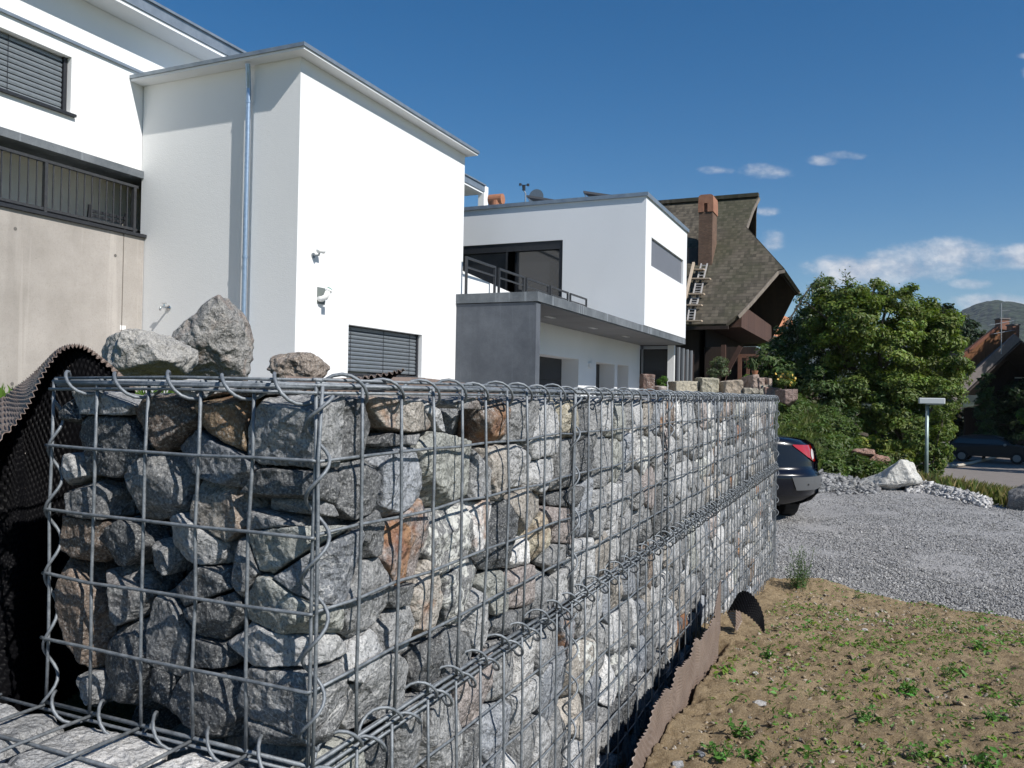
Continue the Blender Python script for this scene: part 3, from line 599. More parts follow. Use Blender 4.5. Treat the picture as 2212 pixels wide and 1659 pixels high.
# second layer behind, seen only through the gaps
B2 = []
for y in np.arange(GY+.17, GY+LEN, .15):
    for x in (-.82, -.96, -1.10):
        for z in np.arange(.25, 1.54, .14):
            add_stone((x+rng.uniform(-.03, .03), y+rng.uniform(-.04, .04), min(z+rng.uniform(-.04, .04), 1.50)), (.08, .085, .075), 0, 0, PAL[rng.integers(len(PAL))], 0, 0, 'core')
C = np.array([s['c'] for s in S]); H = np.array([s['h'] for s in S])
def metric(s):
    A = np.diag(1/s['h']**2)
    if s['t'] and s['ax'] in (0, 1):
        ca, sa = math.cos(s['t']), math.sin(s['t'])
        R = np.array([[1, 0, 0], [0, ca, -sa], [0, sa, ca]]) if s['ax'] == 0 else np.array([[ca, 0, sa], [0, 1, 0], [-sa, 0, ca]])
        A = R@A@R.T
    return A
AM = [metric(s) for s in S]
def stone_planes(i):
    s = S[i]; c = C[i]; pl = []; A = AM[i]
    d = C-c; near = np.where((np.abs(d) < (H+s['h'])*1.25+.02).all(1))[0]
    for j in near:
        if j == i: continue
        q = C[j]-c; Mx = A+AM[j]; n = Mx@q; n /= np.linalg.norm(n)
        ei = 1/math.sqrt(q@A@q); ej = 1/math.sqrt(q@AM[j]@q)       # extents as a share of q
        fr_ = ei/(ei+ej); dist = (n@q)*fr_-rng.uniform(.0003, .003)
        if ei+ej < .8: dist = min(dist, (n@q)*ei*1.28)
        pl.append((n, dist))
    Ai = np.linalg.inv(A)
    for k in range(20):                                              # own facets
        n = rand_unit(); e = math.sqrt(n@Ai@n); pl.append((n, e*rng.uniform(.98, 1.5)))
    # mesh faces hold the stones back; give each a slightly tilted flat or two
    z = s['zone']
    def face(nx, lim):
        nx = np.array(nx, float); dist = lim-nx@c
        pl.append((nx, dist-.002))
        for _ in range(2):
            n = nx+rng.normal(size=3)*.16; n /= np.linalg.norm(n); pl.append((n, dist*rng.uniform(.86, 1.0)))
    if z != 'core' and z != 'lowtop': face((1, 0, 0), GX-.001)
    if z in ('end', 'long', 'core'): face((0, -1, 0), -(GY+.001))
    if z in ('end', 'long', 'core'): face((0, 0, 1), GT-.012)
    if z in ('end', 'long'): pl.append((np.array((0, 0, -1.)), c[2]-1.05))
    if z == 'low': pl.append((np.array((0, 0, 1.)), 1.05-c[2]))
    if z == 'lowtop': pl.append((np.array((0, 1., 0)), GY-.012-c[1])); pl.append((np.array((0, 0, 1.)), 1.045-c[2]))
    if z != 'lowtop': pl.append((np.array((-1., 0, 0)), c[0]+1.165))
    return pl
ORD = list(range(visible))
def appear(i):
    s = S[i]; p = C[i]; dist = math.hypot(p[0], p[1])+.01
    size = max(s['h'])**2/dist**2
    if s['zone'] == 'low': size *= .8*(1 if p[2] > 1.55-.55*dist else .02)
    if p[1] < .35 and s['zone'] != 'lowtop': size *= .01
    return size
ORD.sort(key=lambda i: -appear(i)); single = set(ORD[:300])
rest_V, rest_F, rest_T, rest_R = [], [], [], []; off = 0
used = set()
OW = ['first', 'second', 'third', 'fourth', 'fifth', 'sixth', 'seventh', 'eighth', 'ninth', 'tenth']
def cell(i):
    s = S[i]; p = C[i]
    row = int(min(4, max(0, (GT-p[2])/.1)))
    if s['zone'] == 'end': return ('end', row, int(min(4, max(0, (GX-p[0])/.1))))
    if s['zone'] == 'lowtop': return ('lowtop', int(min(9, (GX-p[0])/.1)), int(min(9, max(0, GY-p[1])/.1)))
    k = int(max(0, p[1]-GY)); cc = int(min(9, max(0, (p[1]-GY-k))/.1))
    if s['zone'] == 'low': row = int(min(8, max(0, (1.05-p[2])/.1)))
    if p[1] < GY: k = -1; cc = int(min(9, (GY-p[1])/.1))
    return (s['zone'], k, row, cc)
def colname(i):
    s = S[i]; return 'rust-stained '+s['col'] if s['rust'] > .5 else ('lichen-patched '+s['col'] if s['li'] > .5 else s['col'])
def lab0(i):
    c = cell(i)
    if c[0] == 'end': return f"{colname(i)} stone in the end face, {OW[c[1]]} mesh row, {OW[c[2]]} column from the corner"
    if c[0] == 'lowtop': return f"{colname(i)} stone on the lower course's top, {OW[c[1]]} cell in, {OW[c[2]]} cell forward"
    ud = 'upper' if c[0] == 'long' else 'lower'
    if c[1] < 0: return f"{colname(i)} stone in the nearest lower basket, {OW[c[2]]} mesh row, {OW[c[3]]} column forward"
    return f"{colname(i)} stone in the {OW[c[1]]} {ud} basket, {OW[c[2]]} mesh row, {OW[c[3]]} column"
LABEL = {}; byl = {}
for i in ORD[:300]: byl.setdefault(lab0(i), []).append(i)
for t, ids in byl.items():
    ids.sort(key=lambda i: -C[i][2]); n = len(ids)
    w_ = {1: [''], 2: ['upper ', 'lower '], 3: ['upper ', 'middle ', 'lower ']}.get(n, ['topmost ', 'upper ', 'lower ', 'bottommost ']+['small ']*n)
    for j, i in enumerate(ids): LABEL[i] = w_[j]+t
def lab(i): return LABEL[i]
GRP = {'end': 'stones in the end basket face', 'long': 'stones in the upper basket course', 'low': 'stones in the lower basket course', 'lowtop': 'stones on the lower course top'}
for i in range(len(S)):
    s = S[i]; p = C[i]; dist = math.hypot(p[0], p[1])
    core = s['zone'] == 'core'
    sub = 2 if (core or dist > 4.6) else (3 if dist > 2.5 else (4 if dist > 1.75 else 5))
    if i not in single and not core: sub = min(sub, 3)
    V, Fc = rock_verts(p, stone_planes(i), sub, amp=.0026 if not core else .003, nscale=22, p=90)
    tt = np.array(T[s['col']])*rng.uniform(.82, 1.2)*(.84 if s['zone'] == 'end' else 1.06)  # side light put into the tint: end face darker, other faces lighter
    if core: tt = tt*.9
    if i in single:
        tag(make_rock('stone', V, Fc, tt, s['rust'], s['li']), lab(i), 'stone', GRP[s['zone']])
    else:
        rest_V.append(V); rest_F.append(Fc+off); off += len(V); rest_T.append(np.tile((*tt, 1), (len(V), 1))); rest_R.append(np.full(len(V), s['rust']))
n_ = off
tag(npmesh('stone_fill', np.concatenate(rest_V), np.concatenate(rest_F), MST, None, True, {'tint': ('FLOAT_COLOR', np.concatenate(rest_T)), 'rust': ('FLOAT', np.concatenate(rest_R)), 'lichen': ('FLOAT', np.zeros(n_))}),
    'grey quarry stones packed deep in and far along the wire baskets', 'stones', None, 'stuff')

# wire cages
WR = .0026
def wob(k, s=.0035): return rng.normal()*s
def panel_long(y0, y1, z0, z1, rows, name, parent, step=.1):
    mb = MB(); cols = int(round((y1-y0)/step)); zs_ = [z0+(z1-z0)*k/rows for k in range(rows+1)]
    yj = [y0+(y1-y0)*k/cols+(rng.normal()*.0025 if 0 < k < cols else 0) for k in range(cols+1)]
    bulge = lambda y, z: GX+.004+.007*math.sin(math.pi*(y-y0)/(y1-y0))*math.sin(math.pi*min(1, max(0, (z-z0)/(z1-z0))))
    for y in yj:
        mb.tube([(bulge(y, z)+.0028, y+wob(0, .0018), z) for z in zs_], WR, 6)
    for z in zs_[1:-1]:
        mb.tube([(bulge(y, z)-.0022, y, z+wob(0, .0022)+(yj[-1]-yj[0])*0) for y in yj], WR, 6)
    for z in (zs_[0], zs_[-1]): mb.tube([(GX+.002, y, z) for y in (yj[0]-.002, yj[-1]+.002)], WR*1.15, 6)
    for dz, dx in ((-.010, .004), (.008, -.006)): mb.tube([(GX+dx, y0, z1+dz), (GX+dx, (y0+y1)/2, z1+dz+.001), (GX+dx, y1, z1+dz)], WR, 6)
    return mb.build(name, MWIRE, parent, True)
def panel_end(x0, x1, z0, z1, rows, cols, name, parent, Y, sg=-1):
    mb = MB(); xs_ = [x0+(x1-x0)*k/cols+(rng.normal()*.002 if 0 < k < cols else 0) for k in range(cols+1)]; zs_ = [z0+(z1-z0)*k/rows for k in range(rows+1)]
    bl = lambda x, z: Y+sg*(.003+.006*math.sin(math.pi*(x-x0)/(x1-x0))*math.sin(math.pi*min(1, max(0, (z-z0)/(z1-z0)))))
    for x in xs_: mb.tube([(x+wob(0, .0016)*(z not in (z0, z1)), bl(x, z)-sg*.0022, z) for z in zs_], WR, 6)
    for z in zs_[1:-1]: mb.tube([(x0-.012, bl(x0, z), z)]+[(x, bl(x, z)+sg*.0026, z+wob(0, .0012)) for x in xs_]+[(x1+.004, bl(x1, z), z)], WR, 6)
    for z in (zs_[0], zs_[-1]): mb.tube([(x0-.003, Y, z), (x1+.003, Y, z)], WR*1.15, 6)
    if Y == GY:
        for dz, dy in ((-.010, -.004), (.007, .006), (-.004, .010)): mb.tube([(x0-.006, Y+dy, z1+dz-.002), ((x0+x1)/2, Y+dy, z1+dz+.002), (x1+.004, Y+dy, z1+dz)], WR, 6)
    return mb.build(name, MWIRE, parent, True)
def panel_top(x0, x1, y0, y1, z, cx, cy, name, parent):
    mb = MB()
    for k in range(cx+1): x = x0+(x1-x0)*k/cx; mb.tube([(x, y0+(y1-y0)*j/8, z+(wob(0, .002) if 0 < j < 8 else 0)) for j in range(9)], WR, 6)
    for k in range(cy+1): y = y0+(y1-y0)*k/cy; mb.tube([(x0, y, z-.005), ((x0+x1)/2, y+wob(0), z-.006), (x1, y, z-.005)], WR, 6)
    return mb.build(name, MWIRE, parent, True)
def helix(a, b, r, pitch, ph, parent, name='binding_spiral', wr=.0026, sq=1.0, seg=14):
    a, b = Vector(a), Vector(b); d = b-a; Ln = d.length; d.normalize(); up = Vector((0, 0, 1)) if abs(d.z) < .9 else Vector((1, 0, 0))
    x = d.cross(up).normalized(); y = x.cross(d).normalized(); n = int(Ln/pitch*seg)
    P = []
    for k in range(n+1):
        t = k/n; th = -(ph+2*math.pi*t*Ln/pitch); rr_ = r*(1+.12*math.sin(th*.37+ph*3)+.05*math.sin(th*.11))
        P.append(a+d*(t*Ln+.006*math.sin(th*.23))+x*(rr_*math.cos(th))+y*(rr_*sq*math.sin(th)))
    mb = MB(); mb.tube(P, wr, 6); return mb.build(name, MWIRE, parent, True)
BG = {1: 'wire baskets of the upper course', 0: 'wire baskets of the lower course'}
ORDN = ['first', 'second', 'third', 'fourth', 'fifth', 'sixth']
for k in range(6):
    y0 = GY+k; y1 = min(GY+k+1, GY+LEN)
    b = thing('gabion_basket', (GX-.25, y0, 1.056), f'{ORDN[k]} upper wire basket along the long face, counted from the near corner', 'gabion basket', BG[1])
    panel_long(y0, y1-.006, 1.058, GT, 5, 'face_panel', b)
    if k == 0: panel_end(GX-.5, GX, 1.058, GT, 5, 5, 'end_panel', b, GY)
    else: panel_end(GX-.5, GX, 1.058, GT, 5, 5, 'end_panel', b, y0+.01)
    panel_top(GX-.5, GX, y0, y1-.004, GT+.003, 5, max(1, int(round((y1-y0)/.1))), 'lid_panel', b)
    pit = .1 if k < 2 else .062
    helix((GX-.004, y0+.01, GT-.005), (GX-.004, y1-.01, GT-.005), .0215, pit, 1.1+k, b, 'lid_spiral', sq=.92)
    if k == 0:
        helix((GX-.50, GY, GT-.002), (GX-.0, GY, GT-.004), .019, .1, 2.6, b, 'end_lid_spiral')
        helix((GX+.002, GY+.004, 1.07), (GX+.002, GY+.004, GT-.01), .017, .1, .2, b, 'corner_spiral', .0026)
        helix((GX-.5, GY+.004, 1.06), (GX-.5, GY+.004, GT-.02), .011, .1, 3.0, b, 'corner_spiral', .0026)
        helix((GX-.48, GY-.002, 1.058), (GX-.0, GY-.002, 1.058), .022, .1, 4.4, b, 'foot_spiral')
    helix((GX+.004, y1, 1.07), (GX+.004, y1, GT-.01), .016, .1, k*1.3, b, 'joint_spiral')
    helix((GX+.002, y0+.005, 1.062), (GX+.002, y1-.005, 1.062), .019, pit, .6+k, b, 'foot_spiral' if k else 'long_foot_spiral')
for k in range(7):
    y0 = GY+k-1; y1 = min(y0+1, GY+LEN)
    b = thing('gabion_basket', (GX-.25, y0, .05), ('lower wire basket sticking out towards the viewer in front of the end face' if k == 0 else f'{ORDN[k-1]} lower wire basket along the long face, counted from the near corner'), 'gabion basket', BG[0])
    panel_long(y0, y1-.006, .05, 1.046, 10, 'face_panel', b)
    pit = .1 if k < 3 else .062
    helix((GX+.006, y0+.005, 1.036), (GX+.006, y1-.005, 1.036), .019, pit, 2.9+k, b, 'lid_spiral')
    helix((GX+.005, y1, .1), (GX+.005, y1, 1.03), .017, .1, k*1.7+1, b, 'joint_spiral')
    if k == 0: panel_top(GX-.7, GX, y0, y1-.004, 1.055, 7, 10, 'lid_panel', b)
    if k == 6: panel_end(GX-.5, GX, .05, 1.05, 10, 5, 'end_panel', b, y1, 1)
# ------------------------------------------------------------------ dimpled drainage sheet
MBRN = simple('brown_sheet', (.155, .115, .093), (.22, .168, .138), 12, .42, 0, 1, 0)
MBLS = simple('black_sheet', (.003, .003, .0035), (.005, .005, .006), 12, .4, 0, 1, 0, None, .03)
def sheet(name, Pf, nu, nv, du, dv, label, pitch=.02, amp=.0085, flip=False, t=.0016):
    """Pf(u, v) -> 3 arrays; du, dv real lengths; rows of studs pressed towards the black side"""
    u, v = np.meshgrid(np.linspace(0, 1, nu), np.linspace(0, 1, nv), indexing='ij')
    P = np.stack(Pf(u, v), -1); gu = np.gradient(P, axis=0); gv = np.gradient(P, axis=1); n = np.cross(gu, gv); n /= np.linalg.norm(n, axis=-1, keepdims=True)+1e-9
    if flip: n = -n
    st = np.clip(np.cos(2*np.pi*u*du/pitch)*np.cos(2*np.pi*v*dv/pitch), -.55, .55)*amp
    A = P+n*st[..., None]; B = A-n*t; g = grid_faces(nu, nv)
    V = np.concatenate([A.reshape(-1, 3), B.reshape(-1, 3)]); Fc = np.concatenate([g, g[:, [0, 3, 2, 1]]+nu*nv])
    if flip: Fc = Fc[:, ::-1]
    rim = []
    idx = lambda i, j: i*nv+j
    for i in range(nu-1):
        for j in (0, nv-1): rim.append((idx(i, j), idx(i+1, j), idx(i+1, j)+nu*nv, idx(i, j)+nu*nv))
    for j in range(nv-1):
        for i in (0, nu-1): rim.append((idx(i, j), idx(i, j+1), idx(i, j+1)+nu*nv, idx(i, j)+nu*nv))
    mi = np.concatenate([np.zeros(len(g)), np.ones(len(g)), np.zeros(len(rim))])
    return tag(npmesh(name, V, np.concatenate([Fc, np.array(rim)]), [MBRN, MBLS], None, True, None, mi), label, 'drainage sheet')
def interp_pts(tt, ts, P):
    P = np.array([tuple(p) for p in P]); return [np.interp(tt, ts, P[:, k]) for k in range(3)]
def smooth_pts(P, k):      # catmull-rom through P
    P = [Vector(p) for p in P]; Q = [P[0]*2-P[1]]+P+[P[-1]*2-P[-2]]; out = []
    for i in range(1, len(Q)-2):
        for j in range(k):
            t = j/k; a, b, c, d = Q[i-1:i+3]
            out.append(.5*((2*b)+(c-a)*t+(2*a-5*b+4*c-d)*t*t+(3*b-a-3*c+d)*t**3))
    return out+[P[-1]]
# the big sheet left of the end basket: bottom line, crest line, front edge line
edge = [at(-260,1150,1.12), at(-120,1040,1.17), at(0,946,1.24), at(43,900,1.30), at(64,866,1.34), at(84,822,1.39), at(105,787,1.43), at(131,757,1.48), at(160,747,1.52), at(187,754,1.56), at(216,775,1.59), at(251,804,1.61), at(290,840,1.63)]
crest = [at(-260,1010,1.5), at(-120,930,1.52), at(0,864,1.54), at(30,841,1.54), at(50,826,1.55), at(75,806,1.55), at(100,783,1.55), at(129,756,1.55), at(160,746,1.56), at(188,753,1.58), at(217,775,1.60), at(252,805,1.62), at(291,842,1.64)]
low = [at(-260,1640,1.24), at(-120,1605,1.27), at(0,1560,1.34), at(40,1550,1.38), at(64,1545,1.42), at(84,1540,1.46), at(105,1532,1.50), at(131,1520,1.54), at(160,1500,1.57), at(187,1480,1.60), at(216,1470,1.62), at(251,1460,1.64), at(290,1450,1.66)]
K = 8; E_, Cr, Lo = (np.array([tuple(p) for p in smooth_pts(q, K)]) for q in (edge, crest, low))
def big(u, v):
    s = u*(len(E_)-1); out = []
    for k in range(3):
        e = np.interp(s, np.arange(len(E_)), E_[:, k]); c = np.interp(s, np.arange(len(E_)), Cr[:, k]); l = np.interp(s, np.arange(len(E_)), Lo[:, k])
        a = np.clip(v/.8, 0, 1); b = np.clip((v-.8)/.2, 0, 1)
        out.append(np.where(v < .8, l+(c-l)*a, c+(e-c)*b))
    return out
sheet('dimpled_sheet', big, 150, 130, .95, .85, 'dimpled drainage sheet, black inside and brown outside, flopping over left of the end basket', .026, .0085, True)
# its run behind the baskets
def back(u, v): Y = 1.45+1.15*u; return (-1.192+.006*np.sin(Y*5)+0*v, Y, 1.25+v*(.335+.006*np.sin(Y*7)))
sheet('dimpled_sheet', back, 150, 24, 1.15, .33, 'brown dimpled sheet edge showing just behind the upper baskets, under the loose boulders', .026, .005)
c0 = [at(700, 822, 2.0), at(760, 818, 2.03), at(805, 812, 2.06), at(845, 805, 2.1), at(875, 797, 2.12)]
c0 = np.array([tuple(p) for p in smooth_pts(c0, 8)])
def curl(u, v):
    s = u*(len(c0)-1); b = [np.interp(s, np.arange(len(c0)), c0[:, k]) for k in range(3)]
    return (b[0]-.10*v, b[1]+.05*v, b[2]-.035*v*u)
sheet('dimpled_sheet', curl, 70, 24, .3, .11, 'curled brown dimpled strip rising in front of the shuttered tower window', .024, .007)
# the strip between the soil and the long face
def strip(u, v):
    Y = 1.2+2.0*u; top = np.interp(Y, [1.2, 1.9, 2.1, 2.6, 3.2], [.59, .605, .70, .715, .712])+.006*np.sin(Y*9)
    return (-.545-.006*np.sin(Y*5.1)+.006*v, Y, top-.30+(.30+.012*np.sin(Y*23)+.008*np.sin(Y*41))*v)
sheet('dimpled_sheet', strip, 420, 64, 2.0, .30, 'brown dimpled drainage sheet standing between the sandy soil and the long basket wall', .02, .006)
def strip2(u, v):
    Y = 3.16+.42*u; return (-.545-.05*u+.0*v, Y, .45+v*(.29+.03*u))
sheet('dimpled_sheet', strip2, 90, 60, .42, .30, 'short lighter length of dimpled sheet joined on beside the dark upright flap', .02, .006)
f0 = [at(1597, 1352, 3.62), at(1588, 1322, 3.60), at(1584, 1303, 3.58), at(1602, 1298, 3.54), at(1625, 1313, 3.50), at(1642, 1338, 3.47), at(1650, 1364, 3.44)]
f0 = np.array([tuple(p) for p in smooth_pts(f0, 8)])
def flap(u, v):
    s = u*(len(f0)-1); b = [np.interp(s, np.arange(len(f0)), f0[:, k]) for k in range(3)]
    w_ = .075*np.sin(np.pi*(.18+.78*u)); return (b[0]+(v-.5)*w_*.35, b[1]+(v-.5)*w_*1.6, b[2]+(v-.5)*w_*.8)
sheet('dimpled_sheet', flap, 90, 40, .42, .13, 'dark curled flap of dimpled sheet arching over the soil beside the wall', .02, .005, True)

# ------------------------------------------------------------------ loose boulders behind the wall
def boulder(name, px, py, b, hw, hh, hd, seed, tint, label, cat='boulder', rot=.3, sub=5, group=None, nplanes=20, amp=None, rust=0., mat=None, li=0., shape=None, p=24):
    c = at(px, py, b); k = b/1772
    V, Fc = free_rock((0, 0, 0), (hw*k, hd, hh*k), seed, sub, nplanes, amp or hh*k*.16, 1.6/(hh*k), rot, p)
    if shape is not None: V = shape(V, hw*k, hd, hh*k)
    V = V+np.array(tuple(c)); o = make_rock(name, V, Fc, tint, rust, li, mat); return tag(o, label, cat, group)
def outline_rock(name, pts, b, dep, seed, tint, label, cat, amp, tilt=.35, rust=0., li=0., nx_=10):
    """a rock whose convex profile, seen square on, is pts; facetted back and front"""
    r = np.random.default_rng(seed); P_ = [np.array((((x-1106)/1772-0), -(y-829.5)/1772))*b for x, y in pts]; c = sum(P_)/len(P_); ar = sum(P_[i][0]*P_[(i+1) % len(P_)][1]-P_[(i+1) % len(P_)][0]*P_[i][1] for i in range(len(P_))); pl = []
    for i in range(len(P_)):
        p, q = P_[i], P_[(i+1) % len(P_)]; e = q-p; n2 = np.array((e[1], -e[0]))*(1 if ar > 0 else -1); n2 /= np.linalg.norm(n2); ty = r.uniform(-tilt, tilt); n3 = np.array((n2[0], ty, n2[1])); n3 /= np.linalg.norm(n3); pl.append((n3, float(n2@(p-c))/math.sqrt(1+ty*ty)))
    for k in range(nx_):
        s_ = -1 if k % 2 else 1; n3 = np.array((r.normal()*.45, s_, r.normal()*.45)); n3 /= np.linalg.norm(n3); pl.append((n3, dep*r.uniform(.8, 1.1)))
    V, Fc = rock_verts((0, 0, 0), pl, 5, 60, amp, 1.2/dep)
    W = np.outer(V[:, 0], np.array(RT))+np.outer(V[:, 1], np.array(F0))+np.outer(V[:, 2], np.array(UP))
    cw_ = EYE+FW*b+RT*float(c[0])+UP*float(c[1]); return tag(make_rock(name, W+np.array(tuple(cw_)), Fc, tint, rust, li), label, cat)
outline_rock('concrete_lump', [(208,756),(220,741),(248,729),(357,729),(388,743),(406,762),(407,778),(392,803),(300,822),(232,812)], 2.25, .10, 3, (.36, .345, .32), 'rough flat-topped lump of old concrete lying behind the end basket', 'rubble', .010)
outline_rock('boulder', [(376,770),(384,735),(419,691),(452,662),(494,648),(504,655),(513,680),(527,705),(530,746),(533,840),(450,860),(372,840)], 2.6, .10, 8, (.26, .25, .235), 'tall broad grey boulder with a slanting side standing beside the downpipe', 'boulder', .009, .3, .25)
outline_rock('boulder', [(588,806),(589,792),(592,777),(600,769),(621,766),(657,765),(692,777),(714,797),(704,808),(686,820),(610,822)], 2.1, .055, 21, (.27, .22, .18), 'low brown weathered boulder in front of the tower corner', 'boulder', .006)
# ------------------------------------------------------------------ soil
def soil_base(Y): return 1.55+np.interp(Y, [0, 1.6, 2.2, 3.5, 4.5, 5.5, 6.3, 6.9], [-.90, -.925, -.94, -1.0, -1.11, -1.25, -1.34, -1.62])
def yb(X): return 6.15-.22*(X+.5)+.05*np.sin(X*7)+.03*np.sin(X*19+1)
nx, ny = 270, 500
xs = -.70+2.9*(np.linspace(0, 1, nx)**1.15); ys = np.linspace(1.25, 6.75, ny); GXm, GYm = np.meshgrid(xs, ys, indexing='ij')
P = np.stack([GXm.ravel(), GYm.ravel(), np.zeros(GXm.size)], 1)
z = soil_base(P[:, 1]+(6.2-yb(P[:, 0]))*np.clip((P[:, 1]-4)/2, 0, 1))
z += .022*fbm(P*3.1, 3)+.016*fbm(P*9, 3)
cl = fbm(P*27, 4, .6); z += .015*np.sign(cl)*np.abs(cl)**.8+.008*np.maximum(0, fbm(P*70+4, 3, .6))
z += np.exp(-((P[:, 1]-6.0)/.22)**2-((P[:, 0]+.35)/.35)**2)*.07
gap = np.clip((-.535-P[:, 0])/.02, 0, 1)*np.clip((3.45-P[:, 1])/.12, 0, 1); z -= gap*.45
P[:, 2] = z
def soil_mat():
    m, nt, b = newmat('sandy_soil'); Q = gpos(nt)
    c = mixrgb(nt, ramp(nt, tn(nt, 4, 6, .65, Q), .3, .7), (.255, .185, .105), (.37, .28, .17))
    c = mixrgb(nt, ramp(nt, tn(nt, 160, 3, .7, Q), .5, .75, 0, .6), c, (.52, .42, .31)); c = mixrgb(nt, ramp(nt, tn(nt, 60, 4, .7, Q), .45, .3, 0, .6), c, (.17, .115, .07))
    nt.links.new(c, b.inputs['Base Color']); b.inputs['Roughness'].default_value = .95; b.inputs['Specular IOR Level'].default_value = .15
    n1 = bump(nt, None, tn(nt, 55, 6, .7, Q), .02, 1); bump(nt, b, tn(nt, 230, 4, .7, Q), .006, 1, n1); return m
so_ = npmesh('soil', P, grid_faces(nx, ny), soil_mat(), None, True); tag(so_, kind='structure')
def soil_z(x, y):
    i = int(np.clip(np.searchsorted(xs, x), 0, nx-1)); j = int(np.clip((y-1.25)/5.5*(ny-1), 0, ny-1)); return float(z[i*ny+j])
# seedlings and weeds
def leafmat(name, c1, c2, tr=.3, sc=20):
    m, nt, b = newmat(name); a = nt.nodes.new('ShaderNodeAttribute'); a.attribute_name = 'tint'
    c = mixrgb(nt, 1, a.outputs['Color'], mixrgb(nt, ramp(nt, tn(nt, sc, 3, .6, gpos(nt)), .3, .7), c1, c2), 'MULTIPLY')
    nt.links.new(c, b.inputs['Base Color']); b.inputs['Roughness'].default_value = .5; b.inputs['Specular IOR Level'].default_value = .3
    t = nt.nodes.new('ShaderNodeBsdfTranslucent'); nt.links.new(mixrgb(nt, 1, c, (1.2, 1.3, .6), 'MULTIPLY'), t.inputs[0])
    mx_ = nt.nodes.new('ShaderNodeMixShader'); mx_.inputs[0].default_value = tr; nt.links.new(b.outputs[0], mx_.inputs[1]); nt.links.new(t.outputs[0], mx_.inputs[2])
    nt.links.new(mx_.outputs[0], nt.nodes['Material Output'].inputs['Surface']); return m
MLEAF = leafmat('leaf', (.9, .9, .9), (1.1, 1.1, 1.1))
def leaves(C_, N_, size, aspect, r=rng, fold=.25):
    """rhombic leaves folded along the midrib; C_ centres, N_ normals, size half length"""
    n = len(C_); N_ = N_/(np.linalg.norm(N_, axis=1, keepdims=True)+1e-9); a = r.normal(size=(n, 3)); a -= N_*(a*N_).sum(1, keepdims=True); a /= np.linalg.norm(a, axis=1, keepdims=True)
    b = np.cross(N_, a); s = size[:, None]
    V = np.stack([C_-a*s, C_+b*s*aspect+N_*s*fold, C_+a*s*1.1, C_-b*s*aspect+N_*s*fold], 1).reshape(-1, 3)
    i = np.arange(n)[:, None]*4; F_ = np.concatenate([i+np.array([[0, 1, 2]]), i+np.array([[0, 2, 3]])], 0); return V, F_
def plant(x, y, n, r0, h, tint, r=rng, leaf=.012, spiky=False):
    C_, N_ = [], []; z0 = soil_z(x, y)
    for k in range(n):
        a = r.uniform(0, 6.28); d = r0*math.sqrt(r.random()); C_.append((x+d*math.cos(a), y+d*math.sin(a), z0+h*(.3+.7*r.random())*(1-.5*d/r0))); N_.append((math.cos(a)*.7+r.normal()*.2, math.sin(a)*.7+r.normal()*.2, .9 if not spiky else .3))
    V, F_ = leaves(np.array(C_), np.array(N_), np.full(n, leaf)*r.uniform(.6, 1.3, n), .5 if not spiky else .14)
    return V, F_, np.tile((*tint, 1), (len(V), 1))
SV, SF, ST, o_ = [], [], [], 0
cnt = 0
while cnt < 9000:
    x = rng.uniform(-.5, 2.0); y = rng.uniform(1.3, 6.1)
    if y > yb(x)-.03: continue
    dens = np.clip(.25+.8*fbm(np.array([[x*1.3, y*1.3, 3.]]), 2)[0]+.36*(x+.35), .02, 1)
    if rng.random() > dens: continue
    g = (rng.uniform(.08, .16), rng.uniform(.17, .27), rng.uniform(.02, .05)); big_ = rng.random() < .035
    V, F_, Tt = plant(x, y, rng.integers(5, 9) if big_ else rng.integers(2, 5), .03 if big_ else .012, .03 if big_ else .012, g, rng, .012 if big_ else .0078, rng.random() < .3)
    SV.append(V); SF.append(F_+o_); o_ += len(V); ST.append(Tt); cnt += 1
tag(npmesh('seedlings', np.concatenate(SV), np.concatenate(SF), MLEAF, None, False, {'tint': ('FLOAT_COLOR', np.concatenate(ST))}), 'sparse low green seedlings sprouting all over the sandy soil', 'seedlings', None, 'stuff')
WP = [(1730, 1262, 0), (1560, 1640, 1), (1620, 1640, 1), (1655, 1420, 1), (1590, 1590, 1), (1880, 1555, 1), (2050, 1460, 1), (2110, 1400, 1), (1965, 1500, 1), (1860, 1290, 1), (2010, 1335, 1), (2150, 1560, 1), (1990, 1640, 1), (2120, 1655, 1)]
WL = ['tall bushy weed where the wall, soil and gravel meet', 'broad-leaved weed at the bottom edge, nearest the dimpled sheet', 'larger broad-leaved weed beside it at the bottom edge', 'small bright weed in bare soil beside the dark flap', 'thin upright weed a step from the dimpled sheet',
      'leafy weed casting a long dark shadow in mid soil', 'grassy weed clump in the right middle of the soil', 'pale weed clump far right in the soil', 'low spreading weed left of the grassy clump', 'grass tuft on the gravel edge behind the soil', 'grass tuft beside a half-buried stone on the gravel edge', 'dense green weed near the right frame edge', 'rosette weed low in the right foreground', 'leafy weed in the very bottom right corner']
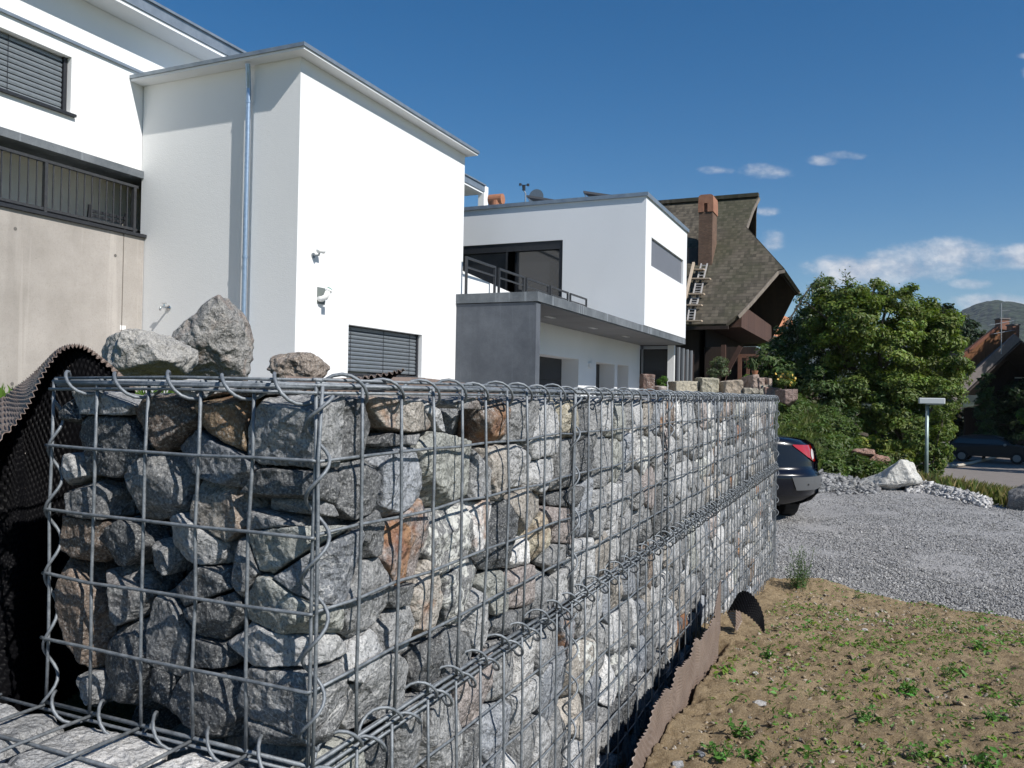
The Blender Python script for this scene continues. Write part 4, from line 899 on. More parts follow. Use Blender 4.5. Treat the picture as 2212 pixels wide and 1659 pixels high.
for k, (px, py, t_) in enumerate(WP):
    zz = 1.55-1.03; p = hz(px, py, zz)
    for _ in range(6): p = hz(px, py, soil_z(p.x, p.y))
    x, y = p.x, p.y; z0 = soil_z(x, y); V_, F__, T_, o2_ = [], [], [], 0
    mbs = MB()
    if k == 0:
        for s_ in range(26):
            a = rng.uniform(0, 6.28); hgt = rng.uniform(.08, .25)*(1.2 if s_ < 8 else .8); lean = rng.uniform(.02, .13) if s_ > 4 else .02
            top = np.array((x+math.cos(a)*lean, y+math.sin(a)*lean, z0+hgt)); base = np.array((x+rng.normal()*.03, y+rng.normal()*.03, z0-.01))
            mbs.tube([base, (base+top)/2+np.array((0, 0, .01)), top], .0016, 4, False)
            n = 26; t = rng.uniform(.15, 1, n)[:, None]; C_ = base+(top-base)*t+rng.normal(size=(n, 3))*.014; V, F_ = leaves(C_, rng.normal(size=(n, 3))+(0, 0, .6), rng.uniform(.006, .012, n), .3)
            V_.append(V); F__.append(F_+o2_); o2_ += len(V); T_.append(np.tile((.06, .12, .035, 1), (len(V), 1)))
    else:
        for s_ in range(9):
            a = rng.uniform(0, 6.28); hgt = rng.uniform(.015, .05); top = np.array((x+math.cos(a)*rng.uniform(.01, .05), y+math.sin(a)*rng.uniform(.01, .05), z0+hgt)); base = np.array((x+rng.normal()*.006, y+rng.normal()*.006, z0-.005))
            mbs.tube([base, top], .0011, 4, False)
            n = 5; t = rng.uniform(.3, 1, n)[:, None]; C_ = base+(top-base)*t+rng.normal(size=(n, 3))*.006; V, F_ = leaves(C_, rng.normal(size=(n, 3))*.5+(0, 0, 1), rng.uniform(.006, .012, n), .16 if k in (6, 9, 10) else .5)
            V_.append(V); F__.append(F_+o2_); o2_ += len(V); T_.append(np.tile((.085, .20, .035, 1), (len(V), 1)))
    w_ = thing('weed', (x, y, z0), WL[k], 'weed', 'larger weeds on the soil'); mbs.build('stem', simple('stem_green', (.10, .15, .05), None, 1, .7) if k == 0 else bpy.data.materials['stem_green'], w_)
    npmesh('foliage', np.concatenate(V_), np.concatenate(F__), MLEAF, w_, False, {'tint': ('FLOAT_COLOR', np.concatenate(T_))})
PB = [(1640, 1522, .017, (.42, .40, .38), 'whitish half-buried pebble in the open soil'), (1465, 1655, .016, (.3, .3, .31), 'grey pebble at the bottom edge near the dimpled sheet'), (1512, 1632, .014, (.16, .17, .19), 'dark flat pebble near the bottom edge'), (1548, 1393, .018, (.36, .24, .16), 'brown clod-like pebble against the dimpled sheet top'),
      (1868, 1362, .012, (.5, .47, .45), 'small pale pebble in the far soil'), (1405, 1632, .012, (.45, .43, .4), 'small white pebble just beside the sheet'), (1632, 1455, .010, (.55, .53, .5), 'tiny white pebble right of the sheet bend'), (2045, 1640, .011, (.4, .35, .3), 'tan pebble low on the right'), (1960, 1440, .010, (.5, .45, .42), 'pale pebble among seedlings right of centre')]
for k, (px, py, r_, t_, lb_) in enumerate(PB):
    p = hz(px, py, .55)
    for _ in range(6): p = hz(px, py, soil_z(p.x, p.y))
    V, Fc = free_rock((p.x, p.y, soil_z(p.x, p.y)+r_*.2), (r_*1.3, r_, r_*.7), 40+k, 2, 12, .002, 40, k); tag(make_rock('pebble', V, Fc, t_), lb_, 'pebble', 'pebbles on the soil')

# ------------------------------------------------------------------ terrain, gravel yard, road
CA, SA = math.cos(YAW), math.sin(YAW)
def to_ab(X, Y): return X*CA+Y*SA, -X*SA+Y*CA
def from_ab(a, b): return a*CA-b*SA, a*SA+b*CA
def sstep(x, a, b): t = np.clip((x-a)/(b-a), 0, 1); return t*t*(3-2*t)
def gravel_z(X, Y):
    a, b = to_ab(X, Y); return .13*sstep(9-Y, 0, 3)+.0*b
def crest(px): return np.interp(px, [1500, 1640, 1770, 2000, 2130, 2212, 2500, 3500], [14.9, 14.9, 14.7, 14.5, 12.8, 12.0, 10, 7])
def terrain_z(X, Y):
    a, b = to_ab(X, Y); px = 1106+1772*a/np.maximum(b, .5); px = np.where(b < .5, np.where(a > 0, 4000, -2000), px)
    bc = crest(px)
    low_ = np.interp(b-bc, [0, .6, 10, 28, 60, 400], [-.03, -.25, -1.05, -1.80, -1.9, -6])
    bank = np.interp(b-bc, [-.8, 0, 2.5, 4.5, 6.5, 10, 40, 400], [-.05, .05, .55, 1.05, 1.35, 1.45, 1.5, -6])
    m_ = sstep(px, 1730, 2010); z_ = bank*(1-m_)+low_*m_
    z_ = np.where(b < bc-.8, gravel_z(X, Y)-.12, z_)
    hill = 1.42*sstep(-X-np.maximum(0, Y-6.2)*.9, 1.25, 1.6)                                  # behind the baskets the ground stands at basket height
    yard = sstep(Y, 8.5, 11)*sstep(24-Y, 0, 2)*sstep(X, -6.8, -6.0)*sstep(-X, 2.6, 4.2)*0
    z_ = np.where((X < -1.2) & (Y < 30), np.maximum(hill, z_), z_)
    z_ = np.where((b < bc-.8) & (X > -1.2) & (Y < 6.9), -.1, z_)
    return z_
# polar-ish grid, fine near, coarse far
rr_ = np.concatenate([np.linspace(.3, 12, 40), np.linspace(12.3, 30, 70), np.linspace(31, 80, 40), np.geomspace(85, 3000, 30)])
th_ = np.concatenate([np.linspace(-math.pi, -.55, 60), np.linspace(-.54, .75, 260), np.linspace(.76, math.pi, 60)])
TH, RR = np.meshgrid(th_, rr_, indexing='ij'); a_ = RR*np.sin(TH); b_ = RR*np.cos(TH); X_, Y_ = from_ab(a_, b_)
Zt = terrain_z(X_, Y_); PP = np.stack([X_.ravel(), Y_.ravel(), Zt.ravel()], 1); PP[:, 2] += np.clip((RR.ravel()-13)/3, 0, 1)*.07*fbm(PP*1.1, 3)
def ground_mat():
    m, nt, b = newmat('rough_grass'); Q = gpos(nt)
    c = mixrgb(nt, ramp(nt, tn(nt, 1.2, 6, .65, Q), .35, .65), (.055, .085, .022), (.14, .13, .05)); c = mixrgb(nt, ramp(nt, tn(nt, 22, 4, .7, Q), .5, .7, 0, .7), c, (.17, .14, .075))
    nt.links.new(c, b.inputs['Base Color']); b.inputs['Roughness'].default_value = .95; bump(nt, b, tn(nt, 14, 6, .7, Q), .08, 1); return m
tag(npmesh('ground', PP, grid_faces(len(th_), len(rr_)), ground_mat(), None, True), kind='structure')
# unseen gravel sheet before the houses, added to keep green bounce off their walls
Xy, Yy = np.meshgrid(np.linspace(-9.0, -1.9, 30), np.linspace(6.5, 23.3, 60), indexing='ij'); Zy = terrain_z(Xy, Yy)+.05
YARD = (Xy, Yy, Zy)
# gravel yard sheet
bb = np.linspace(4.0, 15.2, 150); pxs = np.linspace(1480, 2900, 240); PX, BB = np.meshgrid(pxs, bb, indexing='ij')
bcx = crest(PX); BB2 = 4.0+(BB-4.0)/(11.2)*(bcx+.45-4.0); a_ = (PX-1106)/1772*BB2; X_, Y_ = from_ab(a_, BB2)
Zg = gravel_z(X_, Y_)+np.where(BB2 > bcx-.2, -.55*((BB2-bcx+.2)/.65)**2, 0); PPg = np.stack([X_.ravel(), Y_.ravel(), Zg.ravel()], 1); PPg[:, 2] += .012*fbm(PPg*1.6, 3)+.006*fbm(PPg*14, 3)
def gravel_mat(name='gravel', c1=(.24, .235, .232), c2=(.32, .313, .308)):
    m, nt, b = newmat(name); Q = gpos(nt); vo = nt.nodes.new('ShaderNodeTexVoronoi'); vo.inputs['Scale'].default_value = 55; nt.links.new(Q, vo.inputs['Vector'])
    c = mixrgb(nt, ramp(nt, tn(nt, .7, 5, .6, Q), .3, .7), c1, c2)
    sx_ = nt.nodes.new('ShaderNodeSeparateColor'); nt.links.new(vo.outputs['Color'], sx_.inputs[0])
    c = mixrgb(nt, 1, c, mixrgb(nt, sx_.outputs[0], (.72, .72, .74), (1.34, 1.33, 1.31)), 'MULTIPLY')
    c = mixrgb(nt, ramp(nt, tn(nt, .35, 4, .6, gpos(nt, (1, .5, 1))), .5, .7, 0, .35), c, (.33, .30, .27))
    nt.links.new(c, b.inputs['Base Color']); b.inputs['Roughness'].default_value = .9
    n1 = bump(nt, None, vo.outputs['Distance'], .008, 1); bump(nt, b, tn(nt, 120, 4, .7, Q), .006, 1, n1); return m
MGRAV = gravel_mat()
tag(npmesh('bounce_yard', np.stack([YARD[0].ravel(), YARD[1].ravel(), YARD[2].ravel()], 1), grid_faces(30, 60), MGRAV, None, True), kind='structure')
tag(npmesh('gravel_yard', PPg, grid_faces(240, 150), MGRAV, None, True), kind='structure')
def scatter(name, n, fn, smin, smax, label, tints, cat='gravel'):
    V0, F0_ = ICO[0]; Vs = []; Ts = []
    q = fn(n); n = len(q); s = rng.uniform(smin, smax, n)*rng.choice([.6, 1, 1, 1.5], n)
    B_ = V0[None]*(.7+.45*rng.random((n, 12, 1)))*np.array([1, 1, .6])*s[:, None, None]
    an = rng.uniform(0, 6.28, n); ca, sa = np.cos(an)[:, None], np.sin(an)[:, None]; B_ = np.stack([B_[..., 0]*ca*1.35-B_[..., 1]*sa, B_[..., 0]*sa*1.35+B_[..., 1]*ca, B_[..., 2]], -1)
    tl = rng.normal(size=(n, 2))*.45; B_[..., 2] += B_[..., 0]*tl[:, :1]+B_[..., 1]*tl[:, 1:]
    V = (B_+q[:, None, :]).reshape(-1, 3); F_ = (np.arange(n)[:, None, None]*12+F0_[None]).reshape(-1, 3)
    tt = np.array(tints)[rng.integers(len(tints), size=n)]*rng.uniform(.7, 1.3, (n, 1)); tt = np.repeat(np.c_[tt, np.ones(n)], 12, 0)
    return tag(npmesh(name, V, F_, MSTF, None, False, {'tint': ('FLOAT_COLOR', tt), 'rust': ('FLOAT', np.zeros(len(V))), 'lichen': ('FLOAT', np.zeros(len(V)))}), label, cat, None, 'stuff')
GT_ = [(.27, .266, .265), (.22, .218, .218), (.33, .326, .322), (.42, .41, .395), (.29, .286, .285)]
def g_yard(n):
    u = rng.random(n); b = 4.9+9.6*u**1.7; px = rng.uniform(1480, 2330, n); a = (px-1106)/1772*b; X, Y = from_ab(a, b); k = (Y > yb(X)-.25) & (b < crest(px)) & ((X > -.66) | (Y > 6.55)); X, Y = X[k], Y[k]
    return np.stack([X, Y, gravel_z(X, Y)+.004], 1)
scatter('gravel_grains', 85000, g_yard, .0035, .0085, 'loose grey crushed gravel spread over the parking yard', GT_)
def g_edge(n):
    X = rng.uniform(-.66, 2.2, n); Y = yb(X)+np.abs(rng.normal(size=n))*.16-.08; return np.stack([X, Y, gravel_z(X, Y)+.012+rng.random(n)*.015], 1)
scatter('gravel_grains', 1700, g_edge, .012, .026, 'coarser stones lining the near edge of the gravel where the soil starts', GT_)
def g_clod(n):
    X = rng.uniform(-.5, 2.0, n); Y = rng.uniform(1.35, 6.1, n); k = (Y < yb(X)-.02) & (fbm(np.stack([X*2.2, Y*2.2, X*0+7], 1), 3)+rng.normal(size=n)*.25 > -.05); X, Y = X[k], Y[k]
    return np.stack([X, Y, np.array([soil_z(a, b) for a, b in zip(X, Y)])+.001], 1)
cl_ = scatter('soil_clods', 11000, g_clod, .0025, .0085, 'crumbly little clods of dry earth strewn over the sandy soil', [(.27, .20, .12), (.34, .26, .165), (.20, .145, .09), (.36, .31, .25)], 'clods')
# stone pile at the back
def pile(pxa, pxb, top, wd):
    def f(n):
        px = rng.uniform(pxa, pxb, n); b = crest(px)+rng.normal(size=n)*wd-.1; t = np.interp(px, *top)
        h = t*np.exp(-((b-crest(px)+.1)/(wd*1.4))**2)*rng.uniform(.55, 1, n); X, Y = from_ab((px-1106)/1772*b, b); return np.stack([X, Y, np.maximum(h, .01)], 1)
    return f
scatter('rubble_heap', 2600, pile(1690, 1900, ([1690, 1740, 1790, 1830, 1870, 1900], [.22, .27, .22, .16, .08, .02]), .35), .028, .055, 'heap of dark broken stones at the far edge of the yard behind the car', [(.12, .125, .13), (.20, .20, .205), (.30, .30, .30)], 'rubble')
scatter('rubble_heap', 2400, pile(1960, 2140, ([1960, 2000, 2060, 2100, 2140], [.08, .12, .10, .09, .03]), .22), .022, .042, 'band of whitish broken stones along the crest of the yard by the lamp post', [(.5, .49, .48), (.62, .61, .6), (.36, .35, .35)], 'rubble')
def wedge(V, a, b, c):
    V = V.copy(); t = np.clip((V[:, 0]+a)/(2*a), 0, 1); V[:, 2] = -c+(V[:, 2]+c)*(.42+.62*np.minimum(t*1.6, 1)**1.3); return V
boulder('boulder', 1925, 1028, 14.4, 60, 35, .36, 5, (.56, .54, .50), 'big whitish boulder at the far edge of the gravel yard beside the lamp post', 'boulder', 0, 5, None, 16, .05, 0, MSTF, .3, wedge, 34)
boulder('boulder', 2232, 1085, 12.0, 60, 58, .4, 9, (.15, .145, .14), 'dark boulder cut off by the right frame edge', 'boulder', 0, 4, None, 16, .05, 0, MSTF)
for k, (px, py, w_, h_, lb_) in enumerate([(1895, 997, 26, 16, 'reddish rock block in the grassy bank, right one'), (1850, 1000, 24, 14, 'reddish rock block in the grassy bank, left one'), (1868, 978, 28, 9, 'flat reddish rock on top of the bank blocks')]):
    boulder('boulder', px, py, 17.0, w_, h_, .22, 60+k, (.24, .13, .09), lb_, 'boulder', .3*k, 4, 'rocks in the grassy bank', 14, .03, 0, MSTF)
# road
road = MB(); prev = None
rp_ = []
for b in np.linspace(21, 75, 60):
    pc = np.interp(b, [21, 24, 30, 38, 48, 60, 75], [2180, 2165, 2140, 2120, 2105, 2095, 2085]); w2 = 3.4
    ac = (pc-1106)/1772*b; rp_.append([(ac-w2, b), (ac+w2+2.5, b)])
V = []; 
for k, ((a0, b0), (a1, b1)) in enumerate(rp_):
    for t in np.linspace(0, 1, 9):
        a = a0+(a1-a0)*t; X, Y = from_ab(a, b0); V.append((X, Y, float(terrain_z(np.array([X]), np.array([Y]))[0])+.09))
tag(npmesh('road', V, grid_faces(60, 9), simple('road_asphalt', (.16, .14, .125), (.22, .19, .17), 3, .9, .01, 60), None, True), kind='structure')
kb = MB()
for dd_ in (3.2,):
    pts_ = []
    for (a0, b0), (a1, b1) in rp_[20:34]:
        X, Y = from_ab(a0+1.0+(b0-36)*.30, b0); pts_.append((X, Y, float(terrain_z(np.array([X]), np.array([Y]))[0])+.16))
    kb.tube(pts_, .09, 4)
tag(kb.build('kerb', simple('kerb_stone', (.38, .34, .28), None, 1, .9)), 'pale kerb line crossing the road in front of the dark parked car', 'kerb')
# ------------------------------------------------------------------ old farmhouse
def shingle_mat(name, c1, c2, row=.19, dirv=(0, .78, .62)):
    m, nt, b = newmat(name); Q = gpos(nt)
    s = ndot(nt, Q, Vector(dirv).normalized()); x = ndot(nt, Q, (1, 0, 0))
    rw = nmath(nt, 'DIVIDE', nmath(nt, 'ADD', s, nmath(nt, 'MULTIPLY', tn(nt, 2.5, 2, .5, Q), .05)), row); fl = nmath(nt, 'FLOOR', rw); fr = nmath(nt, 'FRACT', rw)
    cb = nt.nodes.new('ShaderNodeCombineXYZ'); nt.links.new(nmath(nt, 'FLOOR', nmath(nt, 'DIVIDE', nmath(nt, 'ADD', x, nmath(nt, 'MULTIPLY', fl, .37)), .12)), cb.inputs[0]); nt.links.new(fl, cb.inputs[1])
    wn_ = nt.nodes.new('ShaderNodeTexWhiteNoise'); nt.links.new(cb.outputs[0], wn_.inputs['Vector'])
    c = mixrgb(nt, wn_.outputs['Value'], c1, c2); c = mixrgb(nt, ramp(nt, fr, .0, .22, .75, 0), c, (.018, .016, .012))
    c = mixrgb(nt, ramp(nt, tn(nt, .45, 5, .65, Q), .45, .65, 0, .55), c, (.04, .045, .018)); c = mixrgb(nt, ramp(nt, tn(nt, 9, 4, .7, Q), .6, .75, 0, .6), c, (.20, .18, .14))
    nt.links.new(c, b.inputs['Base Color']); b.inputs['Roughness'].default_value = .9; bump(nt, b, fr, .02, 1); return m
MSH = shingle_mat('wood_shingles', (.05, .042, .03), (.125, .105, .078))
def plank_mat(name, c1, c2, axis=(1, 0, 0), w_=.18):
    m, nt, b = newmat(name); Q = gpos(nt); x = nmath(nt, 'DIVIDE', ndot(nt, Q, axis), w_); fl = nmath(nt, 'FLOOR', x); fr = nmath(nt, 'FRACT', x)
    wn_ = nt.nodes.new('ShaderNodeTexWhiteNoise'); wn_.noise_dimensions = '1D'; nt.links.new(fl, wn_.inputs['W'])
    c = mixrgb(nt, wn_.outputs['Value'], c1, c2); c = mixrgb(nt, ramp(nt, fr, .0, .08, .8, 0), c, (.008, .006, .005)); c = mixrgb(nt, ramp(nt, tn(nt, 6, 5, .6, gpos(nt, (1, 1, .12))), .35, .7, 0, .4), c, tuple(q*1.6 for q in c2))
    nt.links.new(c, b.inputs['Base Color']); b.inputs['Roughness'].default_value = .85; return m
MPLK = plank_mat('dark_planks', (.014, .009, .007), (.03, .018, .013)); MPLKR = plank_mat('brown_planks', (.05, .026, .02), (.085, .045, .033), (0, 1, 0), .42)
MBRK = None
def brick_mat(name, c1, c2, mort, sc):
    m, nt, b = newmat(name); Q = gpos(nt); cb = nt.nodes.new('ShaderNodeCombineXYZ'); nt.links.new(nmath(nt, 'ADD', ndot(nt, Q, (1, 0, 0)), ndot(nt, Q, (0, 1, 0))), cb.inputs[0]); nt.links.new(ndot(nt, Q, (0, 0, 1)), cb.inputs[1])
    br = nt.nodes.new('ShaderNodeTexBrick'); nt.links.new(cb.outputs[0], br.inputs['Vector']); br.inputs['Scale'].default_value = sc; br.inputs['Mortar Size'].default_value = .02
    br.inputs['Color1'].default_value = (*c1, 1); br.inputs['Color2'].default_value = (*c2, 1); br.inputs['Mortar'].default_value = (*mort, 1)
    nt.links.new(mixrgb(nt, ramp(nt, tn(nt, 1.5, 5, .6, Q), .4, .7, 0, .5), br.outputs['Color'], tuple(q*.5 for q in c1)), b.inputs['Base Color']); b.inputs['Roughness'].default_value = .9; return m
YE, YR = 30.5, 36.5; ze_ = hy(1568, 701, YE).z; zr3 = hy(1639, 424, YR).z; KK = (zr3-ze_)/(YR-YE)
def onroof(px, py, off=0.):
    d = ray(px, py); t = (ze_-1.55-KK*YE-0)/(d.z-KK*d.y); p = EYE+d*t; n = Vector((0, -KK, 1)).normalized(); return p+n*off
fhouse = thing('farmhouse', (-12, 36, 1.5), 'old dark timber farmhouse with a huge mossy shingled hip roof and a tall chimney', 'house')
mir = lambda p: Vector((p.x, 2*YR-p.y, p.z))
P1, P2, P3, P4, P4b, P5, P6, P7 = [onroof(*q) for q in ((1639,424),(1626,449),(1611.7,490),(1693.8,580),(1679.5,583),(1622,649),(1593.5,679),(1568.8,699))]
Lr = Vector((-30, YR, zr3)); Le = Vector((-30, YE, ze_)); P1 = Vector((P1.x, YR, zr3)); nf = Vector((0, -KK, 1))
rm_ = MB(); front = [Le, P7, P6, P5, P4b, P4, P3, P2, P1, Lr]; rm_.slab(front, nf, .16)
back_ = [mir(p) for p in reversed(front)]; rm_.slab(back_, (0, KK, 1), .16)
hn = (P4-P3).cross(Vector((0, 1, 0))); hn = hn if hn.z > 0 else -hn
rm_.slab([P3+Vector((0, .0, .02)), P4+Vector((0, 0, .02)), mir(P4)+Vector((0, 0, .02)), mir(P3)+Vector((0, 0, .02))], hn, .14)
roof3 = rm_.build('roof', MSH, fhouse)
ud = MB()
for pts_, n_ in ((front, nf), (back_, Vector((0, KK, 1))), ([P3, P4, mir(P4), mir(P3)], hn)):
    nn = Vector(n_).normalized(); cc_ = sum((Vector(p) for p in pts_), Vector())/len(pts_); ud.slab([Vector(p).lerp(cc_, .004)-nn*.175 for p in pts_], nn, .02)
ud.build('roof_underside', MPLK, roof3)  # extra dark layer, the overhang's deep shade put into its colour
rc = MB(); rc.beam(Lr+Vector((0, 0, .05)), P1+Vector((0, 0, .05)), .34, .16); rc.build('ridge_cap', MSH, roof3)
dz_ = Vector((0, 0, -.10)); MWB = simple('weathered_board', (.15, .125, .10), (.24, .205, .17), 9, .85)
for seg in (((P1, P2), (P2, P3)), ((P4, P4b), (P4b, P5), (P5, P6))):
    vb = MB()
    for a, b in seg: vb.beam(a+dz_+Vector((.03, 0, 0)), b+dz_+Vector((.03, 0, 0)), .05, .13)
    vb.build('verge_board', MWB, roof3)
Xw = P6.x-1.3
Xw = min(Xw, P5.x); ZH = P3.z+(P4.z-P3.z)*(Xw-P3.x)/(P4.x-P3.x)-.5
wl_ = MB(); wl_.slab([(Xw, YE+1, .5), (Xw, 2*YR-YE-1, .5), (Xw, 2*YR-YE-1, ze_-.3+KK), (Xw, 2*YR-YE-(ZH-ze_)/KK-.4, ZH), (Xw, YE+(ZH-ze_)/KK+.4, ZH), (Xw, YE+1, ze_-.3+KK)], (1, 0, 0), .2)
wl_.slab([(-28, YE+1, .5), (Xw, YE+1, .5), (Xw, YE+1, ze_+.5), (-28, YE+1, ze_+.5)], (0, -1, 0), .2)
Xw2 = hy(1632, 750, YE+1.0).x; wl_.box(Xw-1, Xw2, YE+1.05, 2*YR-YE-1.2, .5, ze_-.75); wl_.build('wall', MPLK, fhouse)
Xb = P6.x+.05; yb1 = 31.0; qa = hx(1602.6, 655, Xb); qb = hx(1667, 690, Xb)
zbt = qa.z-.05; zbb = hx(1602.6, 698, Xb).z
bl = MB(); bl.box(Xb-.06, Xb, qa.y, qb.y, zbb, zbt); bl.box(Xb-1.6, Xb-.061, qa.y, qa.y+.06, zbb, zbt); bl.box(Xb-1.7, Xb-.0, qa.y-.02, qb.y+.02, zbb-.16, zbb-.003); bl.build('balcony', MPLKR, fhouse)
gx = MB(); gx.beam((-28, YE-.08, ze_-.12), (Xb-.3, YE-.08, ze_-.12), .14, .12); gx.build('eaves_beam', MPLK, fhouse)
for (x0_, y0_, x1_, y1_) in ((1545, 850, 1600, 748), (1563, 842, 1563, 745)):
    a = hy(x0_, y0_, YE+.7); b = hy(x1_, y1_, YE+.7); br_ = MB(); br_.beam(a, b, .16, .16); br_.build('timber_brace', simple('reddish_timber', (.06, .03, .022), (.09, .045, .03), 12, .8) if 'reddish_timber' not in bpy.data.materials else bpy.data.materials['reddish_timber'], fhouse)
a = hy(1603, 765, YE+.93); b = hy(1629, 860, YE+.93); MDF = simple('door_timber', (.15, .07, .045), (.22, .11, .07), 12, .7)
df = MB(); df.box(a.x-.14, a.x, YE+.85, YE+.96, b.z, a.z); df.box(b.x, b.x+.14, YE+.85, YE+.96, b.z, a.z); df.box(a.x+.003, b.x-.003, YE+.85, YE+.96, a.z-.14, a.z); df.box((a.x+b.x)/2-.06, (a.x+b.x)/2+.06, YE+.86, YE+.95, b.z, a.z-.145)
dw_ = df.build('window_frame', MDF, fhouse)
# chimney
c0_ = onroof(1526, 573); A = hy(1508, 573, c0_.y); B = hy(1540, 419, c0_.y); MCH = brick_mat('old_brick', (.13, .075, .05), (.19, .11, .07), (.10, .085, .07), 4.5); MSAND = simple('red_sandstone', (.27, .12, .075), (.36, .18, .11), 3, .9, .01, 20)
cm = MB(); zc1 = hy(1520, 458, c0_.y).z; cm.box(A.x, B.x, c0_.y, c0_.y+1.0, c0_.z-1, zc1); chm = cm.build('chimney', MCH, fhouse)
cm = MB(); r_ = (B.x-A.x)/2+.03; xm = (A.x+B.x)/2; zt_ = B.z
cm.box(A.x-.03, A.x+.20, c0_.y-.03, c0_.y+1.03, zc1+.002, zt_-.35); cm.box(B.x-.20, B.x+.03, c0_.y-.03, c0_.y+1.03, zc1+.002, zt_-.35); cm.box(A.x+.2, B.x-.2, c0_.y+.12, c0_.y+.9, zc1+.002, zt_-.36)
cm.slab([(A.x-.03, c0_.y-.03, zt_-.348), (B.x+.03, c0_.y-.03, zt_-.348), (B.x+.01, c0_.y-.03, zt_-.05), (B.x-.08, c0_.y-.03, zt_), (A.x+.08, c0_.y-.03, zt_), (A.x-.01, c0_.y-.03, zt_-.05)], (0, -1, 0), 1.06)
cm.build('chimney_cap', MSAND, chm)
# roof ladders and planks left of the chimney
MPL2 = simple('new_plank', (.42, .33, .24), (.52, .42, .32), 20, .8)
NS = Vector((0, -KK, 1)).normalized()
dm_ = MB(); p = onroof(1494, 560); dm_.box(p.x-1.6, p.x+.3, p.y-.2, p.y+.6, p.z-.3, p.z+.42); dm_.build('dormer', MBLK, fhouse)
for k, (xa, xb, y, tint_) in enumerate([(1488, 1536, 612, 0), (1486, 1523, 645, 0), (1486, 1518, 669, 0), (1486, 1518, 703, 0), (1500, 1523, 592, 1)]):
    a = onroof(xa, y, .22); b = onroof(xb, y, .22); q = MB(); q.beam(a, b, .30, .05); o = q.build('plank', MPL2, None); tag(o, ['long roof plank below the chimney, second from the top', 'roof plank in the middle of the row by the ladders', 'second lowest roof plank beside the white house corner', 'lowest roof plank lying just above the eaves', 'short topmost roof plank at the foot of the chimney'][k], 'plank', 'planks laid across the farmhouse roof')
MLAD = simple('ladder_metal', (.35, .33, .31), (.45, .43, .41), 9, .5)
def ladder(pa, pb, wpx, label, n=7):
    a = onroof(*pa, .14); b = onroof(*pb, .14); wv = onroof(pa[0]+wpx, pa[1], .14)-a; q = MB(); q.beam(a, b, .05, .05); q.beam(a+wv, b+wv, .05, .05)
    for k in range(n): c = a.lerp(b, (k+.5)/n); q.beam(c, c+wv, .04, .04)
    tag(q.build('roof_ladder', MLAD), label, 'ladder', 'ladders lying on the farmhouse roof')
ladder((1507, 612), (1516, 576), 13, 'uppermost roof ladder ending at the chimney foot', 5); ladder((1498, 645), (1504, 617), 16, 'upper middle roof ladder between the long planks', 5)
ladder((1490, 668), (1496, 648), 15, 'lower middle roof ladder between two planks', 4); ladder((1486, 702), (1490, 672), 14, 'lowest roof ladder just above the eaves', 5)
q = MB(); a = onroof(1484, 668, .5); b = onroof(1502, 590, .5); q.beam(a, b, .09, .09); tag(q.build('roof_pole', MPL2), 'long pale timber pole leaning up the farmhouse roof beside the white house', 'pole')

# ------------------------------------------------------------------ trees and shrubs
MBARK = simple('bark', (.055, .042, .03), (.11, .09, .07), 8, .95, .02, 20)
def tint_arr(nl, base, var): t = np.array(base)*(1+rng.normal(size=(nl, 1))*var); t[:, 0] *= 1+rng.normal(size=nl)*.12; return np.clip(np.c_[t, np.ones(nl)], .004, 1)
def crown(parts, leaf, tint, name, parent, dens=1.0, sub=34, asp=.45, white=0., up=.5):
    Cs, Ns, Tn = [], [], []
    for (c, r) in parts:
        c = np.array(tuple(c), float); r = np.array(r, float)*np.ones(3); ns = int(sub*1.5*(r.mean()/1.2)**1.6)+9
        d = rng.normal(size=(ns, 3)); d /= np.linalg.norm(d, axis=1, keepdims=True); rad = .62+.42*rng.random((ns, 1))
        sc = c+d*r*rad; sr = rng.uniform(.16, .36, ns)*r.mean()**.5
        for k in range(ns):
            n = int(dens*sr[k]**2*4.2/(leaf*leaf*asp*2)*1.15)+5
            v = rng.normal(size=(n, 3)); v /= np.linalg.norm(v, axis=1, keepdims=True)
            pos = sc[k]+v*sr[k]*(.45+.55*rng.random((n, 1)))*np.array([1.15, 1.15, .75]); Cs.append(pos); Ns.append(v*.6+d[k]*.5+np.array([0, 0, up])+rng.normal(size=(n, 3))*.35)
            Tn.append(np.full(n, 1+rng.normal()*.22))
    Cc, Nn, Tt = np.concatenate(Cs), np.concatenate(Ns), np.concatenate(Tn); n = len(Cc)
    V, F_ = leaves(Cc, Nn, leaf*rng.uniform(.6, 1.35, n), asp); tt = tint_arr(n, tint, .16); tt[:, :3] *= Tt[:, None]
    if white:
        k = rng.random(n) < white; tt[k, :3] = (.55, .55, .5)
    tt = np.clip(tt, .003, 1); tt[:, 3] = 1
    return npmesh(name, V, F_, MLEAF, parent, False, {'tint': ('FLOAT_COLOR', np.repeat(tt, 4, 0))})
